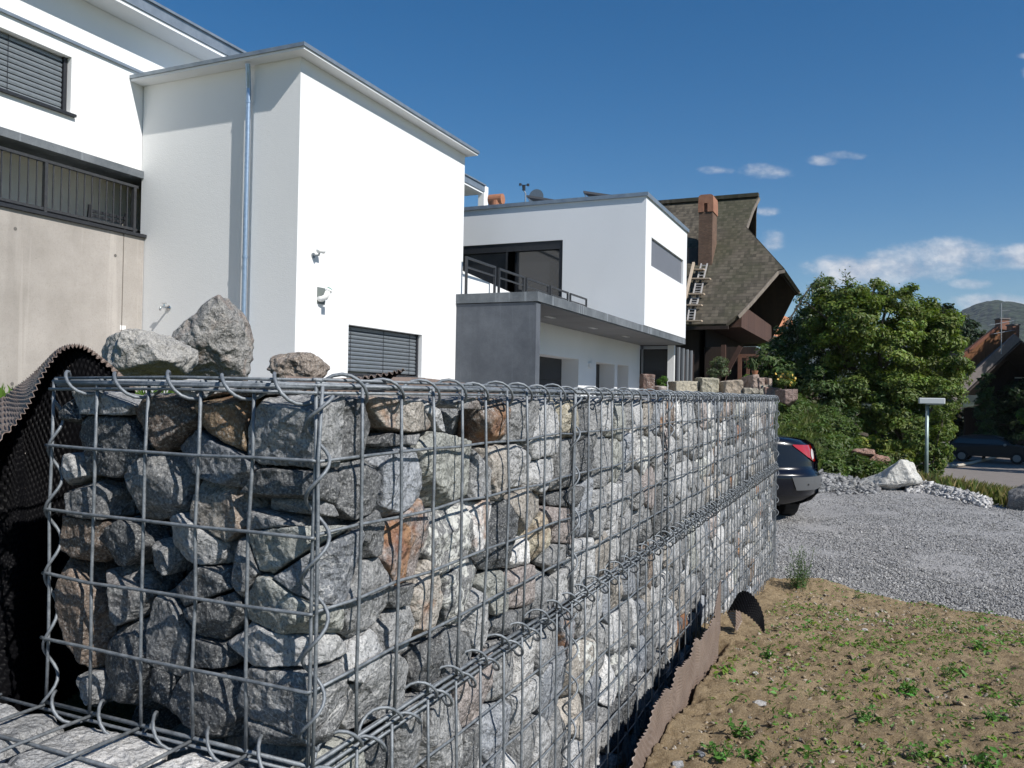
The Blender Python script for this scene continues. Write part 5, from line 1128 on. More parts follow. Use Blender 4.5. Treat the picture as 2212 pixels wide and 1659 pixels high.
def tree(name, label, cat, blobs, b, leaf, tint, base, group=None, dens=1., trunk_r=.12, white=0., dj=.8, asp=.45, limbs=7):
    parts = []
    for q in blobs:
        px, py, rp_ = q[:3]; bb_ = b+(q[3] if len(q) > 3 else rng.uniform(-dj, dj)); parts.append((at(px, py, bb_), rp_*bb_/1772))
    z0 = base[2] if len(base) > 2 else float(terrain_z(np.array([at(base[0], 850, b).x]), np.array([at(base[0], 850, b).y]))[0]); bp = at(base[0], 850, b); root = Vector((bp.x, bp.y, z0-.1))
    t = thing(name, root, label, cat, group); cen = sum((Vector(tuple(p[0])) for p in parts), Vector())/len(parts)
    mb = MB(); fork = root.lerp(Vector((cen.x, cen.y, max(cen.z-.3, root.z+.6))), .5); mb.tube([root, root.lerp(fork, .5)+Vector((.05, .03, 0)), fork], [trunk_r, trunk_r*.85, trunk_r*.7], 8)
    ps = sorted(parts, key=lambda p: -p[1])[:limbs]
    for (c, r) in ps:
        m1 = fork.lerp(Vector(tuple(c)), .5)+Vector((rng.normal()*.15, rng.normal()*.15, -.1)); mb.tube([fork, m1, Vector(tuple(c)), Vector(tuple(c))+Vector((rng.normal()*.2, rng.normal()*.2, r*.7))], [trunk_r*.5, trunk_r*.33, trunk_r*.2, .01], 6)
    mb.build('trunk', MBARK, t); crown(parts, leaf, tint, 'crown', t, dens, white=white, asp=asp); return t
GRN = (.075, .115, .028); GRNY = (.13, .165, .03); DRK = (.035, .062, .02)
tree('flowering_tree', 'white-blossomed tree right behind the farmhouse balcony', 'tree', [(1762, 650, 40), (1768, 700, 52), (1735, 730, 42), (1745, 780, 50), (1690, 800, 44), (1790, 630, 26), (1700, 765, 28), (1728, 705, 24), (1712, 742, 30), (1700, 720, 18), (1684, 745, 22), (1676, 775, 28)], 27, .07, (.085, .13, .045), (1710,), white=.11)
tree('broadleaf_tree', 'big light green spreading tree in the middle of the green bank', 'tree', [(1790, 690, 56), (1850, 692, 58), (1905, 700, 58), (1955, 702, 56), (2000, 710, 55), (2035, 735, 42), (1830, 640, 32), (1885, 635, 34), (1940, 655, 32), (2060, 770, 30, -1), (1780, 760, 60), (1850, 760, 66), (1920, 770, 66), (1985, 790, 60), (2030, 810, 45), (2045, 700, 30), (1815, 638, 15), (1860, 634, 17), (1912, 632, 14), (1965, 632, 16), (2012, 660, 17), (1775, 640, 15), (2085, 790, 15, -1), (2070, 740, 15)], 25, .062, (.12, .165, .032), (1870,), trunk_r=.2, dj=1.2)
tree('broadleaf_tree', 'darker green bushy tree filling the lower right of the bank behind the lamp', 'tree', [(1880, 860, 62), (1950, 870, 62), (2010, 860, 52), (2045, 850, 34), (1900, 930, 55), (1960, 940, 60), (2010, 930, 42), (2045, 820, 25)], 23.5, .058, (.115, .16, .036), (1950,), trunk_r=.13)
tree('broadleaf_tree', 'dark green tree low between the terrace stones and the grassy slope', 'tree', [(1670, 820, 42), (1720, 830, 45), (1775, 840, 55), (1830, 850, 50), (1740, 880, 35), (1790, 900, 38), (1650, 780, 30)], 24.5, .07, (.06, .095, .028), (1760,), trunk_r=.14)
tree('shrub', 'upright green shrub growing beside the lamp post', 'shrub', [(1985, 960, 34), (2020, 950, 34), (2035, 930, 26), (2000, 1000, 32), (2028, 985, 24), (2018, 1030, 18), (2000, 1035, 20), (2040, 890, 24)], 21.2, .055, (.10, .14, .03), (2005,), trunk_r=.05, dj=.4)
tree('shrub', 'ivy-covered stump standing dark on the bank left of the lamp', 'shrub', [(1833, 960, 17), (1836, 930, 18), (1832, 985, 14), (1838, 905, 18)], 20, .05, (.05, .085, .025), (1834,), trunk_r=.12, dj=.2, limbs=2)
tree('shrub', 'yellow-green low shrub on the bank above the reddish rocks', 'shrub', [(1880, 975, 20), (1905, 965, 22), (1925, 985, 18), (1950, 995, 18), (1870, 960, 16)], 18.8, .045, (.14, .17, .03), (1900,), trunk_r=.04, dj=.3, limbs=3)
# pale twigs reaching above the big tree
tw_ = thing('tall_sapling', at(1860, 700, 25), 'thin pale sapling whose twigs stick out above the big tree', 'tree'); mb = MB(); Cs = []
for (x0, y0, x1, y1) in ((1840, 660, 1825, 585), (1850, 665, 1800, 612), (1870, 660, 1890, 610), (1860, 660, 1860, 618), (1900, 660, 1925, 620), (1905, 665, 1945, 628), (1812, 650, 1790, 615), (1980, 690, 1995, 650), (2000, 700, 2025, 665), (1700, 640, 1770, 598)):
    a = at(x0, y0+60, 25); b = at(x1, y1, 25); m_ = a.lerp(b, .6)+Vector((0, 0, .12)); mb.tube([a, m_, b], [.03, .018, .006], 4, False)
    for t in rng.uniform(.5, 1.03, 48): Cs.append(np.array(tuple(a.lerp(b, t)))+rng.normal(size=3)*.09)
mb.build('trunk', MBARK, tw_); Cs = np.array(Cs); V, F_ = leaves(Cs, rng.normal(size=Cs.shape)+(0, 0, .5), rng.uniform(.05, .09, len(Cs)), .35)
npmesh('crown', V, F_, MLEAF, tw_, False, {'tint': ('FLOAT_COLOR', np.tile((.13, .16, .07, 1), (len(V), 1)))})
# farther trees
tree('conifer', 'dark trees rising behind the big tree, left part with ragged tips', 'tree', [(2010, 680, 26), (2035, 690, 30), (2000, 720, 30), (2030, 740, 36), (2020, 664, 8), (2045, 668, 9)], 62, .2, (.03, .05, .022), (2020, 0, -2), trunk_r=.3)
tree('conifer', 'dark tree mass just left of the brown gabled house', 'tree', [(2060, 705, 36), (2085, 730, 40), (2060, 760, 42), (2100, 765, 34), (2050, 790, 36), (2075, 800, 36)], 68, .2, (.032, .052, .024), (2070, 0, -2), trunk_r=.3)
tree('cypress', 'narrow dark green columnar conifer in front of the brown gabled house', 'tree', [(2130, 818, 13), (2128, 840, 16), (2126, 865, 17), (2126, 890, 18), (2126, 915, 18), (2125, 940, 18), (2124, 958, 16)], 46, .11, (.04, .075, .022), (2125, 0, -1.9), trunk_r=.1, dj=.2, limbs=3)
tree('broadleaf_tree', 'dark tree filling the shade right of the columnar conifer', 'tree', [(2165, 880, 36), (2200, 860, 40), (2220, 900, 45), (2175, 920, 36), (2215, 940, 40), (2240, 860, 40)], 51, .16, (.03, .055, .02), (2195, 0, -1.9), trunk_r=.25)
tree('broadleaf_tree', 'bright green tree edge poking in at the right frame edge', 'tree', [(2215, 895, 16), (2228, 885, 16)], 47, .12, (.10, .17, .03), (2235, 0, -1.9), trunk_r=.12)
tree('broadleaf_tree', 'tall roadside tree just outside the frame that shades the road', 'tree', [(2440, 720, 85), (2520, 680, 95), (2600, 740, 95), (2450, 620, 80), (2540, 600, 80), (2420, 800, 75), (2520, 800, 90), (2390, 690, 60, 5), (2440, 560, 70, 7), (2470, 740, 90, 8), (2430, 640, 80, -5), (2560, 760, 90, -6), (2360, 780, 60, 4), (2400, 760, 80, 2), (2470, 690, 90, 2), (2560, 640, 90), (2600, 560, 90, -2), (2390, 640, 60, 9), (2430, 700, 80, 10)], 40, .16, (.05, .08, .025), (2480, 0, -1.7), trunk_r=.3, dj=2)
tree('shrub', 'dark hedge under the brown gabled house left of the parked car', 'shrub', [(2060, 930, 26), (2080, 945, 20), (2050, 900, 24), (2075, 905, 22)], 58, .13, (.03, .05, .02), (2062, 0, -1.9), trunk_r=.08, dj=.6)
# leafy undergrowth on the bank
ug = []
for _ in range(150):
    px = rng.uniform(1590, 1955); b = float(crest(px))+rng.uniform(.5, 6.5); X, Y = from_ab((px-1106)/1772*b, b); z_ = float(terrain_z(np.array([X]), np.array([Y]))[0]); ug.append(((X, Y, z_+.06), rng.uniform(.15, .38)))
tag(crown(ug, .045, (.075, .115, .028), 'undergrowth', None, .8, 22, .4), 'low leafy weeds and brambles covering the grassy bank', 'undergrowth', None, 'stuff')
# grasses on the bank and along the crest
def grass(name, n, fn, h0, h1, tints, label, wd=.012):
    X, Y, Z = fn(n); n = len(X); h = rng.uniform(h0, h1, n); a = rng.uniform(0, 6.28, n); ln = rng.uniform(.1, .55, n)*h; dx, dy = np.cos(a)*ln, np.sin(a)*ln; wx, wy = -np.sin(a)*wd, np.cos(a)*wd
    V = np.stack([np.stack([X-wx, Y-wy, Z-.03], 1), np.stack([X+wx, Y+wy, Z-.03], 1), np.stack([X+dx*.4+wx*.7, Y+dy*.4+wy*.7, Z+h*.65], 1), np.stack([X+dx, Y+dy, Z+h], 1)], 1).reshape(-1, 3)
    i = np.arange(n)[:, None]*4; tt = np.array(tints)[rng.integers(len(tints), size=n)]*rng.uniform(.7, 1.3, (n, 1))
    return tag(npmesh(name, V, i+np.array([[0, 1, 2, 3]]), MLEAF, None, False, {'tint': ('FLOAT_COLOR', np.repeat(np.c_[tt, np.ones(n)], 4, 0))}), label, 'grass', None, 'stuff')
def gb(n, pxa, pxb, b0, b1):
    px = rng.uniform(pxa, pxb, n); b = crest(px)+rng.uniform(b0, b1, n); X, Y = from_ab((px-1106)/1772*b, b); P_ = np.stack([X, Y, 0*X], 1); k = fbm(P_*.8, 2) > -.25; X, Y = X[k], Y[k]; return X, Y, terrain_z(X, Y)
grass('grass', 26000, lambda n: gb(n, 1630, 1960, .3, 7), .06, .22, [(.07, .11, .025), (.10, .12, .035), (.045, .08, .018), (.15, .14, .07)], 'tall rough grass and weeds covering the bank behind the car')
grass('grass', 7000, lambda n: gb(n, 1640, 1770, .3, 4), .15, .42, [(.13, .17, .05), (.17, .18, .07), (.09, .13, .03)], 'pale tall grass on the slope just past the wall end', .008)
grass('grass', 9000, lambda n: gb(n, 1960, 2260, .25, 3.2), .12, .5, [(.13, .15, .04), (.20, .18, .07), (.26, .20, .10), (.08, .12, .03)], 'dry grass fringe along the crest at the foot of the lamp post', .009)
def ghill(n):
    X = rng.uniform(-4.6, -2.2, n); Y = rng.uniform(1.2, 7, n); return X, Y, terrain_z(X, Y)
grass('grass', 5000, ghill, .04, .14, [(.08, .15, .02), (.11, .19, .03)], 'short green grass at the foot of the beige concrete wall', .004)

# ------------------------------------------------------------------ terrace stones and planting
def block(name, px0, px1, py0, py1, b, dep, tint, label, seed, rot=.35, tilt=0.):
    r = np.random.default_rng(seed); A = at(px0, py1, b); B = at(px1, py0, b); c = (A+B)/2; w2 = (px1-px0)*b/1772/2; h2 = (py1-py0)*b/1772/2
    pl = [(np.array(n, float), d) for n, d in (((1, 0, 0), w2*.9), ((-1, 0, 0), w2*.9), ((0, 1, 0), dep), ((0, -1, 0), dep), ((0, 0, 1), h2), ((0, 0, -1), h2+.3))]
    pl = [((lambda v: v/np.linalg.norm(v))(n+r.normal(size=3)*.05), d) for n, d in pl]
    for _ in range(7): n = rand_unit(r); pl.append((n, (abs(n[0])*w2+abs(n[1])*dep+abs(n[2])*h2)*r.uniform(.9, .99)))
    V, Fc = rock_verts((0, 0, 0), pl, 4, 40, .018, 5); V = V.copy(); ca, sa = math.cos(rot+YAW), math.sin(rot+YAW); V = np.stack([V[:, 0]*ca-V[:, 1]*sa, V[:, 0]*sa+V[:, 1]*ca, V[:, 2]], 1)
    return tag(make_rock(name, V+np.array(tuple(c)), Fc, tint, 0, 0, MSTF), label, 'stone block', 'stone blocks edging the terrace')
SB = [(1383, 1411, 809, 836, (.17, .10, .075), 'dark reddish square block right beside the garage wall corner'), (1446, 1504, 824, 845, (.38, .34, .26), 'long flat pale stone block on the terrace edge'),
      (1505, 1549, 817, 848, (.34, .31, .23), 'tall yellowish stone block, largest of the terrace edge'), (1550, 1598, 823, 848, (.32, .26, .20), 'sharp-edged tan cut stone block right of the tall one'),
      (1597, 1633, 839, 850, (.30, .27, .22), 'low flat block in front of the upright stone'), (1611, 1628, 812, 840, (.30, .22, .18), 'narrow upright reddish stone at the end of the terrace'),
      (1629, 1645, 817, 834, (.30, .21, .17), 'small pinkish block just right of the upright stone'), (1645, 1658, 817, 833, (.32, .24, .19), 'last small pinkish block at the flower bush'),
      (1629, 1657, 834, 846, (.33, .30, .24), 'flat pale block under the two pinkish ones'), (1636, 1678, 838, 856, (.26, .16, .13), 'rounded reddish block just over the far wall corner'), (1682, 1716, 842, 862, (.20, .13, .11), 'dark reddish block bank end with a vertical face'), (1412, 1432, 834, 843, (.36, .31, .28), 'small low pinkish block left of the little conifer')]
for k, (a, b_, c, d, tt, lb_) in enumerate(SB): block('stone_block', a, b_, c, d, 20.0 if a < 1676 else 18.5, .28, tt, lb_, 200+k, .25 if k % 2 else .05)
dk = MB(); a = hz(1385, 849, 1.60)
for (nm, lab_, px, py, rp_, b, lf, tt) in [('shrub', 'airy grey-green bush in front of the dark farmhouse wall', 1552, 795, 20, 21.5, .04, (.12, .15, .08)), ('shrub', 'tiny bright green conifer beside the long flat stone', 1431, 826, 10, 20.3, .022, (.09, .19, .03)), ('shrub', 'small green shrub behind the upright reddish stone', 1610, 825, 12, 21, .028, (.10, .17, .03)), ('flower_bush', 'bush with yellow blossoms at the end of the terrace stones', 1697, 822, 16, 19.5, .025, (.12, .17, .04))]:
    r_ = rp_*b/1772; c = at(px, py, b); t = thing(nm, (c.x, c.y, c.z-r_), lab_, 'shrub'); pp = [(c, r_*.8), (c+Vector((r_*.3, 0, r_*.7)), r_*.45), (c-Vector((r_*.5, 0, r_*.4)), r_*.5)]
    mb = MB()
    for k in range(6): a = rng.uniform(0, 6.28); mb.tube([c-Vector((0, 0, r_*1.5)), c+Vector((math.cos(a)*r_*.6, math.sin(a)*r_*.6, rng.uniform(0, r_)))], .008, 4, False)
    mb.build('stem', MBARK, t); o = crown(pp, lf, tt, 'foliage', t, .8, 22, .3)
    if nm == 'flower_bush':
        n = 60; C_ = np.array(tuple(c))+rng.normal(size=(n, 3))*r_*.5; V, F_ = leaves(C_, rng.normal(size=(n, 3)), np.full(n, .035), .9); npmesh('blossom', V, F_, MLEAF, t, False, {'tint': ('FLOAT_COLOR', np.tile((.75, .5, .12, 1), (len(V), 1)))})
for (px, py, tt, lb_) in ((1631, 806, (.35, .2, .16), 'small terracotta pot standing on top of the upright reddish stone'),):
    c = at(px, py, 19.8); V = thing('flower_pot', (c.x, c.y, c.z-.06), lb_, 'pot'); q = MB(); q.tube([c-Vector((0, 0, .06)), c+Vector((.0, 0, .06))], [.05, .075], 10); q.build('pot', bpy.data.materials['terracotta'], V); q = MB()
    for k in range(3): q.tube([c, c+Vector((rng.normal()*.03, 0, .22)), c+Vector((rng.normal()*.05, .0, .35))], .006, 4)
    q.build('plant_stem', bpy.data.materials['stem_green'], V)

# ------------------------------------------------------------------ lamp post
lt = at(2003, 866, 18); gz = float(terrain_z(np.array([lt.x]), np.array([lt.y]))[0])
lp = thing('street_lamp', (lt.x, lt.y, gz), 'slim grey street lamp with a flat box head at the edge of the yard', 'street lamp')
q = MB(); q.tube([(lt.x, lt.y, gz-.2), (lt.x, lt.y, lt.z-.05)], [.042, .036], 12); q.build('pole', simple('lamp_pole', (.20, .26, .25), (.30, .36, .35), 10, .45, 0, 1, .4), lp, True)
q = MB(); ax = R0*.92+F0*-.38; ax.normalize(); a = lt-ax*.17; b = lt+ax*.34; q.beam(a, b, .26, .13); hd_ = q.build('lamp_head', simple('lamp_head_white', (.62, .64, .64), None, 1, .35), lp, bevel=.015)
q = MB(); q.beam(a+ax*.14-Vector((0, 0, .07)), b-ax*.03-Vector((0, 0, .07)), .2, .03); q.build('lamp_glass', simple('lamp_glass', (.35, .36, .37), None, 1, .2), hd_)

# ------------------------------------------------------------------ brown gabled house, right background
BH = 50.
gh = thing('gabled_house', at(2180, 960, BH+4), 'brown timber gabled house half hidden in shade at the right edge', 'house')
MORG = plank_mat('orange_boards', (.15, .060, .022), (.21, .09, .035), tuple(R0), .30); MBG = simple('barge_grey', (.17, .145, .14), (.23, .20, .19), 5, .8); MGP = plank_mat('soffit_planks', (.035, .026, .022), (.06, .046, .04), (0, 0, 1), .16); MCB = brick_mat('red_brick', (.22, .085, .05), (.30, .13, .08), (.20, .16, .14), 2.6)
nF = -F0
q = MB(); q.slab([at(2035, 806, BH+1), at(2079, 815, BH+1), at(2196, 716, BH+1), at(2150, 709, BH+1), at(2148, 713, BH+1), ][:4], nF, .2); q.build('gable_boarding', MORG, gh)
q = MB(); q.slab([at(2062, 868, BH), at(2050, 852, BH), at(2191, 722, BH), at(2206, 733, BH)], nF, .15); q.build('barge_board', MBG, gh)
G16 = Vector(F0)*15; q = MB(); s0_, s1_, s2_ = at(2060, 874, BH), at(2207, 735, BH), at(2330, 850, BH)
q.slab([s0_, s1_, s1_+G16, s0_+G16], (0, 0, 1), .12); q.slab([s1_, s2_, s2_+G16, s1_+G16], (0, 0, 1), .12); q.build('roof_soffit', MGP, gh)
a = at(2037, 801, BH+1); b = at(2154, 707, BH+1); q = MB(); q.beam(a, b, .3, .18); q.build('roof_edge', simple('tile_red', (.16, .06, .035), (.24, .10, .06), 8, .9), gh)
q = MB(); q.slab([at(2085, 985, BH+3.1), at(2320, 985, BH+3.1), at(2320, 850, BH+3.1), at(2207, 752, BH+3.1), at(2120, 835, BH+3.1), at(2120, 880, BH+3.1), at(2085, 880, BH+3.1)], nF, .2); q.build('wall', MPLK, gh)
q = MB(); q.slab([at(2192, 905, BH+2.9), at(2225, 905, BH+2.9), at(2225, 815, BH+2.9), at(2192, 815, BH+2.9)], nF, .05); wd_ = q.build('window', MBLK, gh); q = MB()
for y_ in (816, 838, 868): q.beam(at(2192, y_, BH+2.8), at(2225, y_, BH+2.8), .05, .08)
q.build('window_bar', MWP, wd_)
for (x0, x1, y0, y1, bq) in ((2157, 2172, 691, 745, BH+3), (2178, 2198, 704, 742, BH+1.5)):
    A = at(x0, y1, bq); B = at(x1, y0, bq); q = MB(); q.beam(Vector(((A.x+B.x)/2, (A.y+B.y)/2, A.z)), Vector(((A.x+B.x)/2, (A.y+B.y)/2, B.z)), (B-A).length*.35, .6, tuple(F0)); c_ = q.build('chimney', MCB, gh)
    q = MB(); q.beam(Vector(((A.x+B.x)/2, (A.y+B.y)/2, B.z+.01)), Vector(((A.x+B.x)/2, (A.y+B.y)/2, B.z+.09)), (B-A).length*.35+.1, .7, tuple(F0)); q.build('chimney_cap', MBG, c_)
q = MB(); m0 = at(2163, 765, BH-.3); m1 = at(2163, 655, BH-.3); q.tube([m0, m1], .03, 6); q.tube([at(2136, 703, BH-.3), at(2190, 693, BH-.3)], .018, 4); q.tube([at(2147, 721, BH-.3), at(2185, 714, BH-.3)], .018, 4)
for t in np.linspace(0, 1, 9): p = at(2136+54*t, 703-10*t, BH-.3); q.tube([p-Vector(F0)*.3, p+Vector(F0)*.3], .008, 4)
for t in np.linspace(0, 1, 6): p = at(2147+38*t, 721-7*t, BH-.3); q.tube([p-Vector(F0)*.3, p+Vector(F0)*.3], .008, 4)
q.tube([at(2165, 671, BH-.3), at(2182, 670, BH-.3)], .012, 4)
q.build('tv_antenna', simple('antenna_grey', (.42, .43, .44), None, 1, .4, 0, 1, .5), gh)
oh = thing('red_roof_house', at(1690, 700, 60), 'distant house whose orange tiled roof glints between the tree leaves', 'house'); q = MB()
q.slab([at(1650, 720, 60), at(1712, 735, 60), at(1712, 690, 62), at(1650, 662, 62)], nF, .2); q.build('roof', simple('orange_tiles', (.36, .14, .07), (.46, .2, .10), 3, .85), oh)
q = MB(); q.slab([at(1652, 780, 61), at(1710, 780, 61), at(1710, 736, 61), at(1652, 722, 61)], nF, .2); q.build('wall', MBEIGE, oh)

# ------------------------------------------------------------------ cars
MPAINT, nt_, b_ = newmat('black_blue_paint'); b_.inputs['Base Color'].default_value = (.004, .005, .010, 1); b_.inputs['Roughness'].default_value = .25; b_.inputs['Specular IOR Level'].default_value = .3; b_.inputs['Coat Weight'].default_value = .35; b_.inputs['Coat Roughness'].default_value = .06
MTYRE = simple('tyre_rubber', (.012, .012, .013), None, 1, .85); MBUMP = simple('bumper_grey', (.10, .103, .107), None, 1, .5); MBPL = simple('black_plastic', (.012, .012, .014), None, 1, .5)
MRED, nt_, b_ = newmat('red_lens'); b_.inputs['Base Color'].default_value = (.36, .010, .008, 1); b_.inputs['Roughness'].default_value = .12; b_.inputs['Coat Weight'].default_value = 1
MCLR = simple('clear_lens', (.55, .5, .5), None, 1, .1)
def wheel(name, c, r, wdt, parent, ax=(1, 0, 0)):
    ax = Vector(ax).normalized(); c = Vector(c); e = thing.__call__ if False else None
    q = MB(); q.tube([c-ax*wdt/2, c-ax*wdt*.42, c+ax*wdt*.42, c+ax*wdt/2], [r*.93, r, r, r*.93], 28); t_ = q.build('tyre', MTYRE, parent, False)
    q = MB(); q.tube([c-ax*(wdt/2+.004), c+ax*(wdt/2+.004)], r*.62, 20); q.build('rim', MSLAT, t_); return t_
# near car: rear towards the viewer, local frame x right, y forward (away), built in local space then turned
car = bpy.data.objects.new('parked_car', None); COL.objects.link(car)
cr_ = at(1802, 1050, 10.0); A_Y = YAW-.30                    # heading: away from the viewer, turned a little
fwd = Vector((-math.sin(YAW+.02), math.cos(YAW+.02), 0)); rgt = Vector((fwd.y, -fwd.x, 0))
o0 = Vector((cr_.x, cr_.y, 0))-rgt*.88+fwd*.0
car.location = (0, 0, 0); tag(car, 'black car parked beyond the wall end, only its rear right corner showing', 'car')
prof_z = np.array([.22, .27, .36, .50, .60, .63, .66, .78, .90, .98, 1.03, 1.06, 1.075])
prof_w = np.array([.62, .76, .85, .875, .868, .845, .842, .838, .815, .78, .70, .55, .0])
def hw(z): return np.interp(z, prof_z, prof_w)
def y0f(z): return np.interp(z, [.22, .30, .40, .60, .64, .68, .85, .98, 1.05, 1.075], [.30, .12, .03, .0, .02, .09, .115, .13, .16, .24])
def rear_y(x, z): return y0f(z)+.42*np.abs(x/np.maximum(hw(z), .05))**4.2*np.clip(hw(z)/.5, 0, 1)
def loc(x, y, z): return o0+rgt*x+fwd*y+Vector((0, 0, z))
zs_ = np.concatenate([prof_z, np.linspace(.68, 1.0, 9)]); zs_ = np.unique(zs_); nxg = 41
Vr = []; 
for z in zs_:
    for t in np.linspace(-1, 1, nxg): x = t*hw(z); Vr.append(tuple(loc(x, float(rear_y(x, z)), z)))
g1 = grid_faces(len(zs_), nxg)
# body sides and top run forward
stn = [(.42, 1., 0), (1.2, 1.0, .0), (2.4, 1.0, -.02), (3.4, .98, -.08), (4.0, .9, -.2), (4.25, .75, -.3)]
Vs = []; nz = len(zs_)
for side in (-1, 1):
    for (y, kx, dz) in [(None, 1, 0)]+stn:
        for z in zs_:
            x = side*hw(z)*kx; yy = float(rear_y(side*hw(z), z)) if y is None else y; zz = z+dz*(z-.22)/.85; Vs.append(tuple(loc(x, max(yy, y or 0) if y else yy, zz)))
V = Vr+Vs; F_ = [tuple(f) for f in g1]; base_ = len(Vr); per = (len(stn)+1)*nz
for s_ in range(2):
    F_ += [tuple(f+base_+s_*per) for f in grid_faces(len(stn)+1, nz)]
ns_ = len(stn)+1
for i in range(ns_-1):
    for zi in range(nz-1):
        pass
    a = base_+i*nz+nz-1; F_.append((a, a+nz, a+nz+per, a+per)); a = base_+i*nz; F_.append((a, a+per, a+nz+per, a+nz))
FA = np.array([f for f in F_]); VZ = np.array(V)[:, 2][FA].mean(1); npmesh('body', V, FA, [MPAINT, MBPL], car, True, None, (VZ < .43).astype(int))
# cabin
cb_ = MB(); rings = [(1.5, .56, 1.03), (1.85, .54, 1.33), (2.2, .53, 1.38), (2.7, .54, 1.33), (3.3, .62, 1.0)]
for (a, b) in zip(rings, rings[1:]):
    cb_.quad(loc(-a[1], a[0], a[2]), loc(-b[1], b[0], b[2]), loc(b[1], b[0], b[2]), loc(a[1], a[0], a[2]))
    for s_ in (-1, 1): cb_.quad(loc(s_*a[1], a[0], a[2]), loc(s_*b[1], b[0], b[2]), loc(s_*.76, b[0], .98), loc(s_*.76, a[0], .98))
cb_.build('cabin_glass', MGLASS, car)
def rear_patch(name, fn, nu, nv, mat, off=.012, parent=None, side=1):
    V = []
    for i in range(nu):
        for j in range(nv):
            x, z = fn(i/(nu-1), j/(nv-1)); V.append(tuple(loc(side*x, float(rear_y(x, z))-off, z)+rgt*(off*side if x > .8*hw(z) else 0)))
    return npmesh(name, V, grid_faces(nu, nv), mat, parent or car, True)
for s_ in (1, -1):
    def tl(u, v): zt_ = .985-.015*u; zb = .975-.21*min(1, u*1.2); z = zb+(zt_-zb)*v; return (.42+(hw(z)*.975-.42)*u, z)
    L_ = rear_patch('taillight', tl, 26, 8, MRED, .012, None, s_)
    rear_patch('clear_lens', lambda u, v: (.725+.035*math.cos(6.283*u)*v, .86+.065*math.sin(6.283*u)*v), 20, 4, MCLR, .017, L_, s_)
rear_patch('bumper_insert', lambda u, v: (.40+.02*v*0+(hw(.5)*.985-.40-.0)*u+(-.07*(v-.5)*(1-u)), .43+.165*v), 26, 5, MBUMP, .010)
rear_patch('parking_sensor', lambda u, v: (.60+.012*math.cos(6.283*u)*v, .50+.012*math.sin(6.283*u)*v), 10, 3, MBPL, .016)
for (x, y) in ((-.66, .95), (.62, .95), (-.74, 3.55), (.74, 3.55)): wheel('wheel', loc(x, y, .315), .315, .2, car, rgt)
# far car
c2 = bpy.data.objects.new('parked_car', None); COL.objects.link(c2); tag(c2, 'dark hatchback parked in deep shade on the road by the brown house', 'car')
p2 = at(2140, 1000, 45); d2 = (R0*.80-F0*.60).normalized(); s2 = Vector((-d2.y, d2.x, 0)); gz2 = float(terrain_z(np.array([p2.x]), np.array([p2.y]))[0])+.1
sil = [(-2.05, .35), (-2.12, .75), (-1.95, .95), (-1.45, 1.38), (-.9, 1.47), (.2, 1.45), (.55, 1.36), (1.15, .98), (1.9, .85), (2.1, .65), (2.08, .3)]
def l2(x, y, z): return Vector((p2.x, p2.y, gz2))+d2*x+s2*y+Vector((0, 0, z))
q = MB(); L1 = [l2(x, -.82+(.17 if z > 1.2 else 0), z) for x, z in sil]; L2_ = [l2(x, .82-(.17 if z > 1.2 else 0), z) for x, z in sil]; k = len(sil); q.add(L1+L2_, [tuple(range(k)), tuple(reversed(range(k, 2*k)))]+[(i, k+i, k+(i+1) % k, (i+1) % k) for i in range(k)]); q.build('body', MBPL, c2)
for s_ in (-1, 1):
    y = s_*.835; q = MB(); q.add([l2(-1.45, y*.93, 1.28), l2(.45, y*.93, 1.28), l2(.95, y, 1.0), l2(-1.75, y, 1.0)], [(0, 1, 2, 3)]); q.build('side_window', MGLASS, c2)
q = MB(); q.add([l2(.62, -.6, 1.33), l2(.62, .6, 1.33), l2(1.14, .72, 1.0), l2(1.14, -.72, 1.0)], [(0, 1, 2, 3)]); q.build('windscreen', MGLASS, c2)
for (x, y) in ((-1.3, -.74), (1.3, -.74), (-1.3, .74), (1.3, .74)): wheel('wheel', l2(x, y, .31), .31, .2, c2, s2)
q = MB(); q.box(0, 0, 0, 0, 0, 0) if False else q.tube([l2(.75, -.95, 1.0), l2(.75, -.82, 1.0)], .07, 8); q.build('wing_mirror', MSLAT, c2)

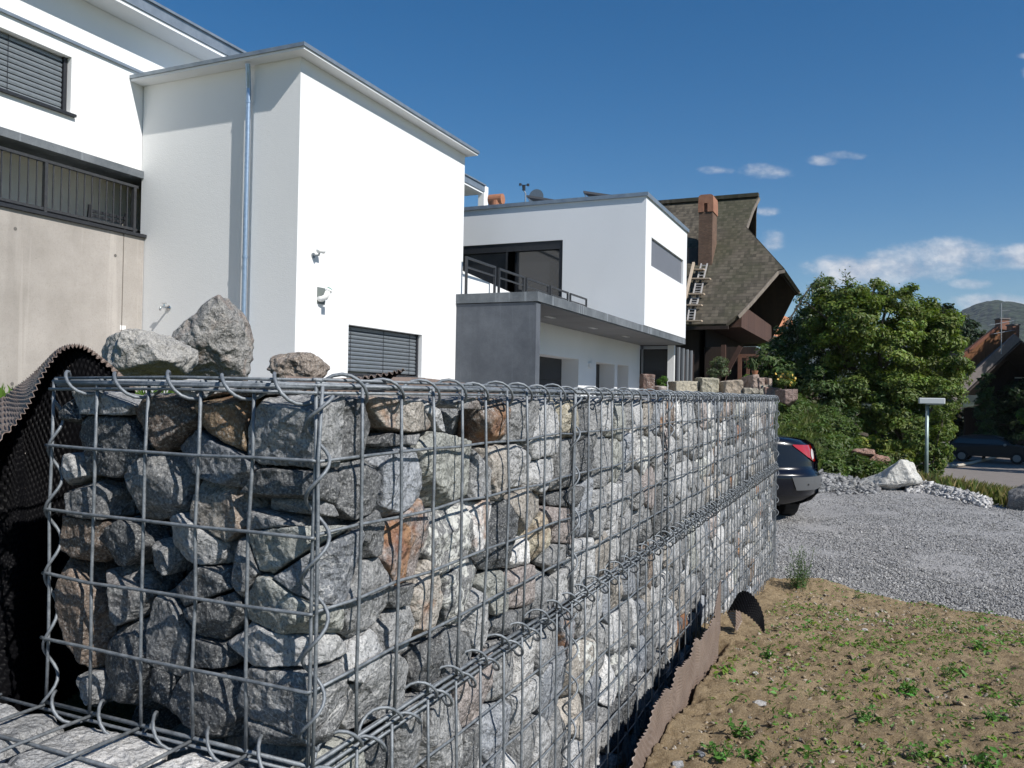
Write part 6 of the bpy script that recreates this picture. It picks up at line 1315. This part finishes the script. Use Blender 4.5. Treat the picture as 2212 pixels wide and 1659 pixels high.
# ------------------------------------------------------------------ wooded hills
def hill_mat():
    m, nt, b = newmat('wooded_hill'); Q = gpos(nt); vo = nt.nodes.new('ShaderNodeTexVoronoi'); vo.inputs['Scale'].default_value = .09; nt.links.new(Q, vo.inputs['Vector'])
    c = mixrgb(nt, ramp(nt, tn(nt, .012, 6, .65, Q), .35, .65), (.012, .022, .012), (.027, .043, .02)); c = mixrgb(nt, 1, c, mixrgb(nt, ramp(nt, vo.outputs['Distance'], 0, .7), (1.3, 1.3, 1.3), (.6, .6, .6)), 'MULTIPLY')
    nt.links.new(c, b.inputs['Base Color']); b.inputs['Roughness'].default_value = 1; bump(nt, b, vo.outputs['Distance'], -4, 1); return m
MHILL = hill_mat()
def hill(b, sil, label_, depth, name='hills'):
    V = []; pxs_ = np.linspace(sil[0][0], sil[-1][0], 220); ny_ = 60
    top = np.interp(pxs_, [s[0] for s in sil], [s[1] for s in sil])
    for i, px in enumerate(pxs_):
        tz = at(px, top[i], b).z
        for j in range(ny_):
            t = j/(ny_-1)*1.5; bb_ = b-depth+depth*t; X, Y = from_ab((px-1106)/1772*b*(bb_/b)**.2, bb_)
            V.append((X, Y, -8+(tz+8)*math.sin(min(t, 1)*math.pi/2)**1.3*(1 if t <= 1 else 1-(t-1)*.8)))
    V = np.array(V); V[:, 2] += fbm(V/np.array([b*.03, b*.03, b*.03]), 4)*b*.004+np.abs(fbm(V/7., 2))*3
    return tag(npmesh(name, V, grid_faces(220, ny_), MHILL, None, True), kind='structure')
hill(1500, [(1400, 800), (1700, 770), (1900, 730), (1990, 690), (2030, 693), (2060, 680), (2085, 664), (2120, 656), (2160, 657), (2190, 668), (2212, 682), (2300, 730), (2500, 760), (3200, 800)], '', 500)
hill(420, [(1000, 840), (1500, 835), (1900, 800), (2010, 745), (2060, 738), (2100, 742), (2200, 780), (2400, 800), (3200, 830)], '', 140)

# ------------------------------------------------------------------ air between the valley and the far hill
hz_ = MB(); hz_.box(-2600, 2600, -400, 3400, -60, 420)
MHZ = bpy.data.materials.new('haze'); MHZ.use_nodes = True; nt = MHZ.node_tree; nt.nodes.remove(nt.nodes['Principled BSDF'])
pv = nt.nodes.new('ShaderNodeVolumePrincipled'); pv.inputs['Color'].default_value = (.80, .88, 1, 1); pv.inputs['Density'].default_value = .00009; nt.links.new(pv.outputs[0], nt.nodes['Material Output'].inputs['Volume'])
tag(hz_.build('haze', MHZ), kind='stuff')
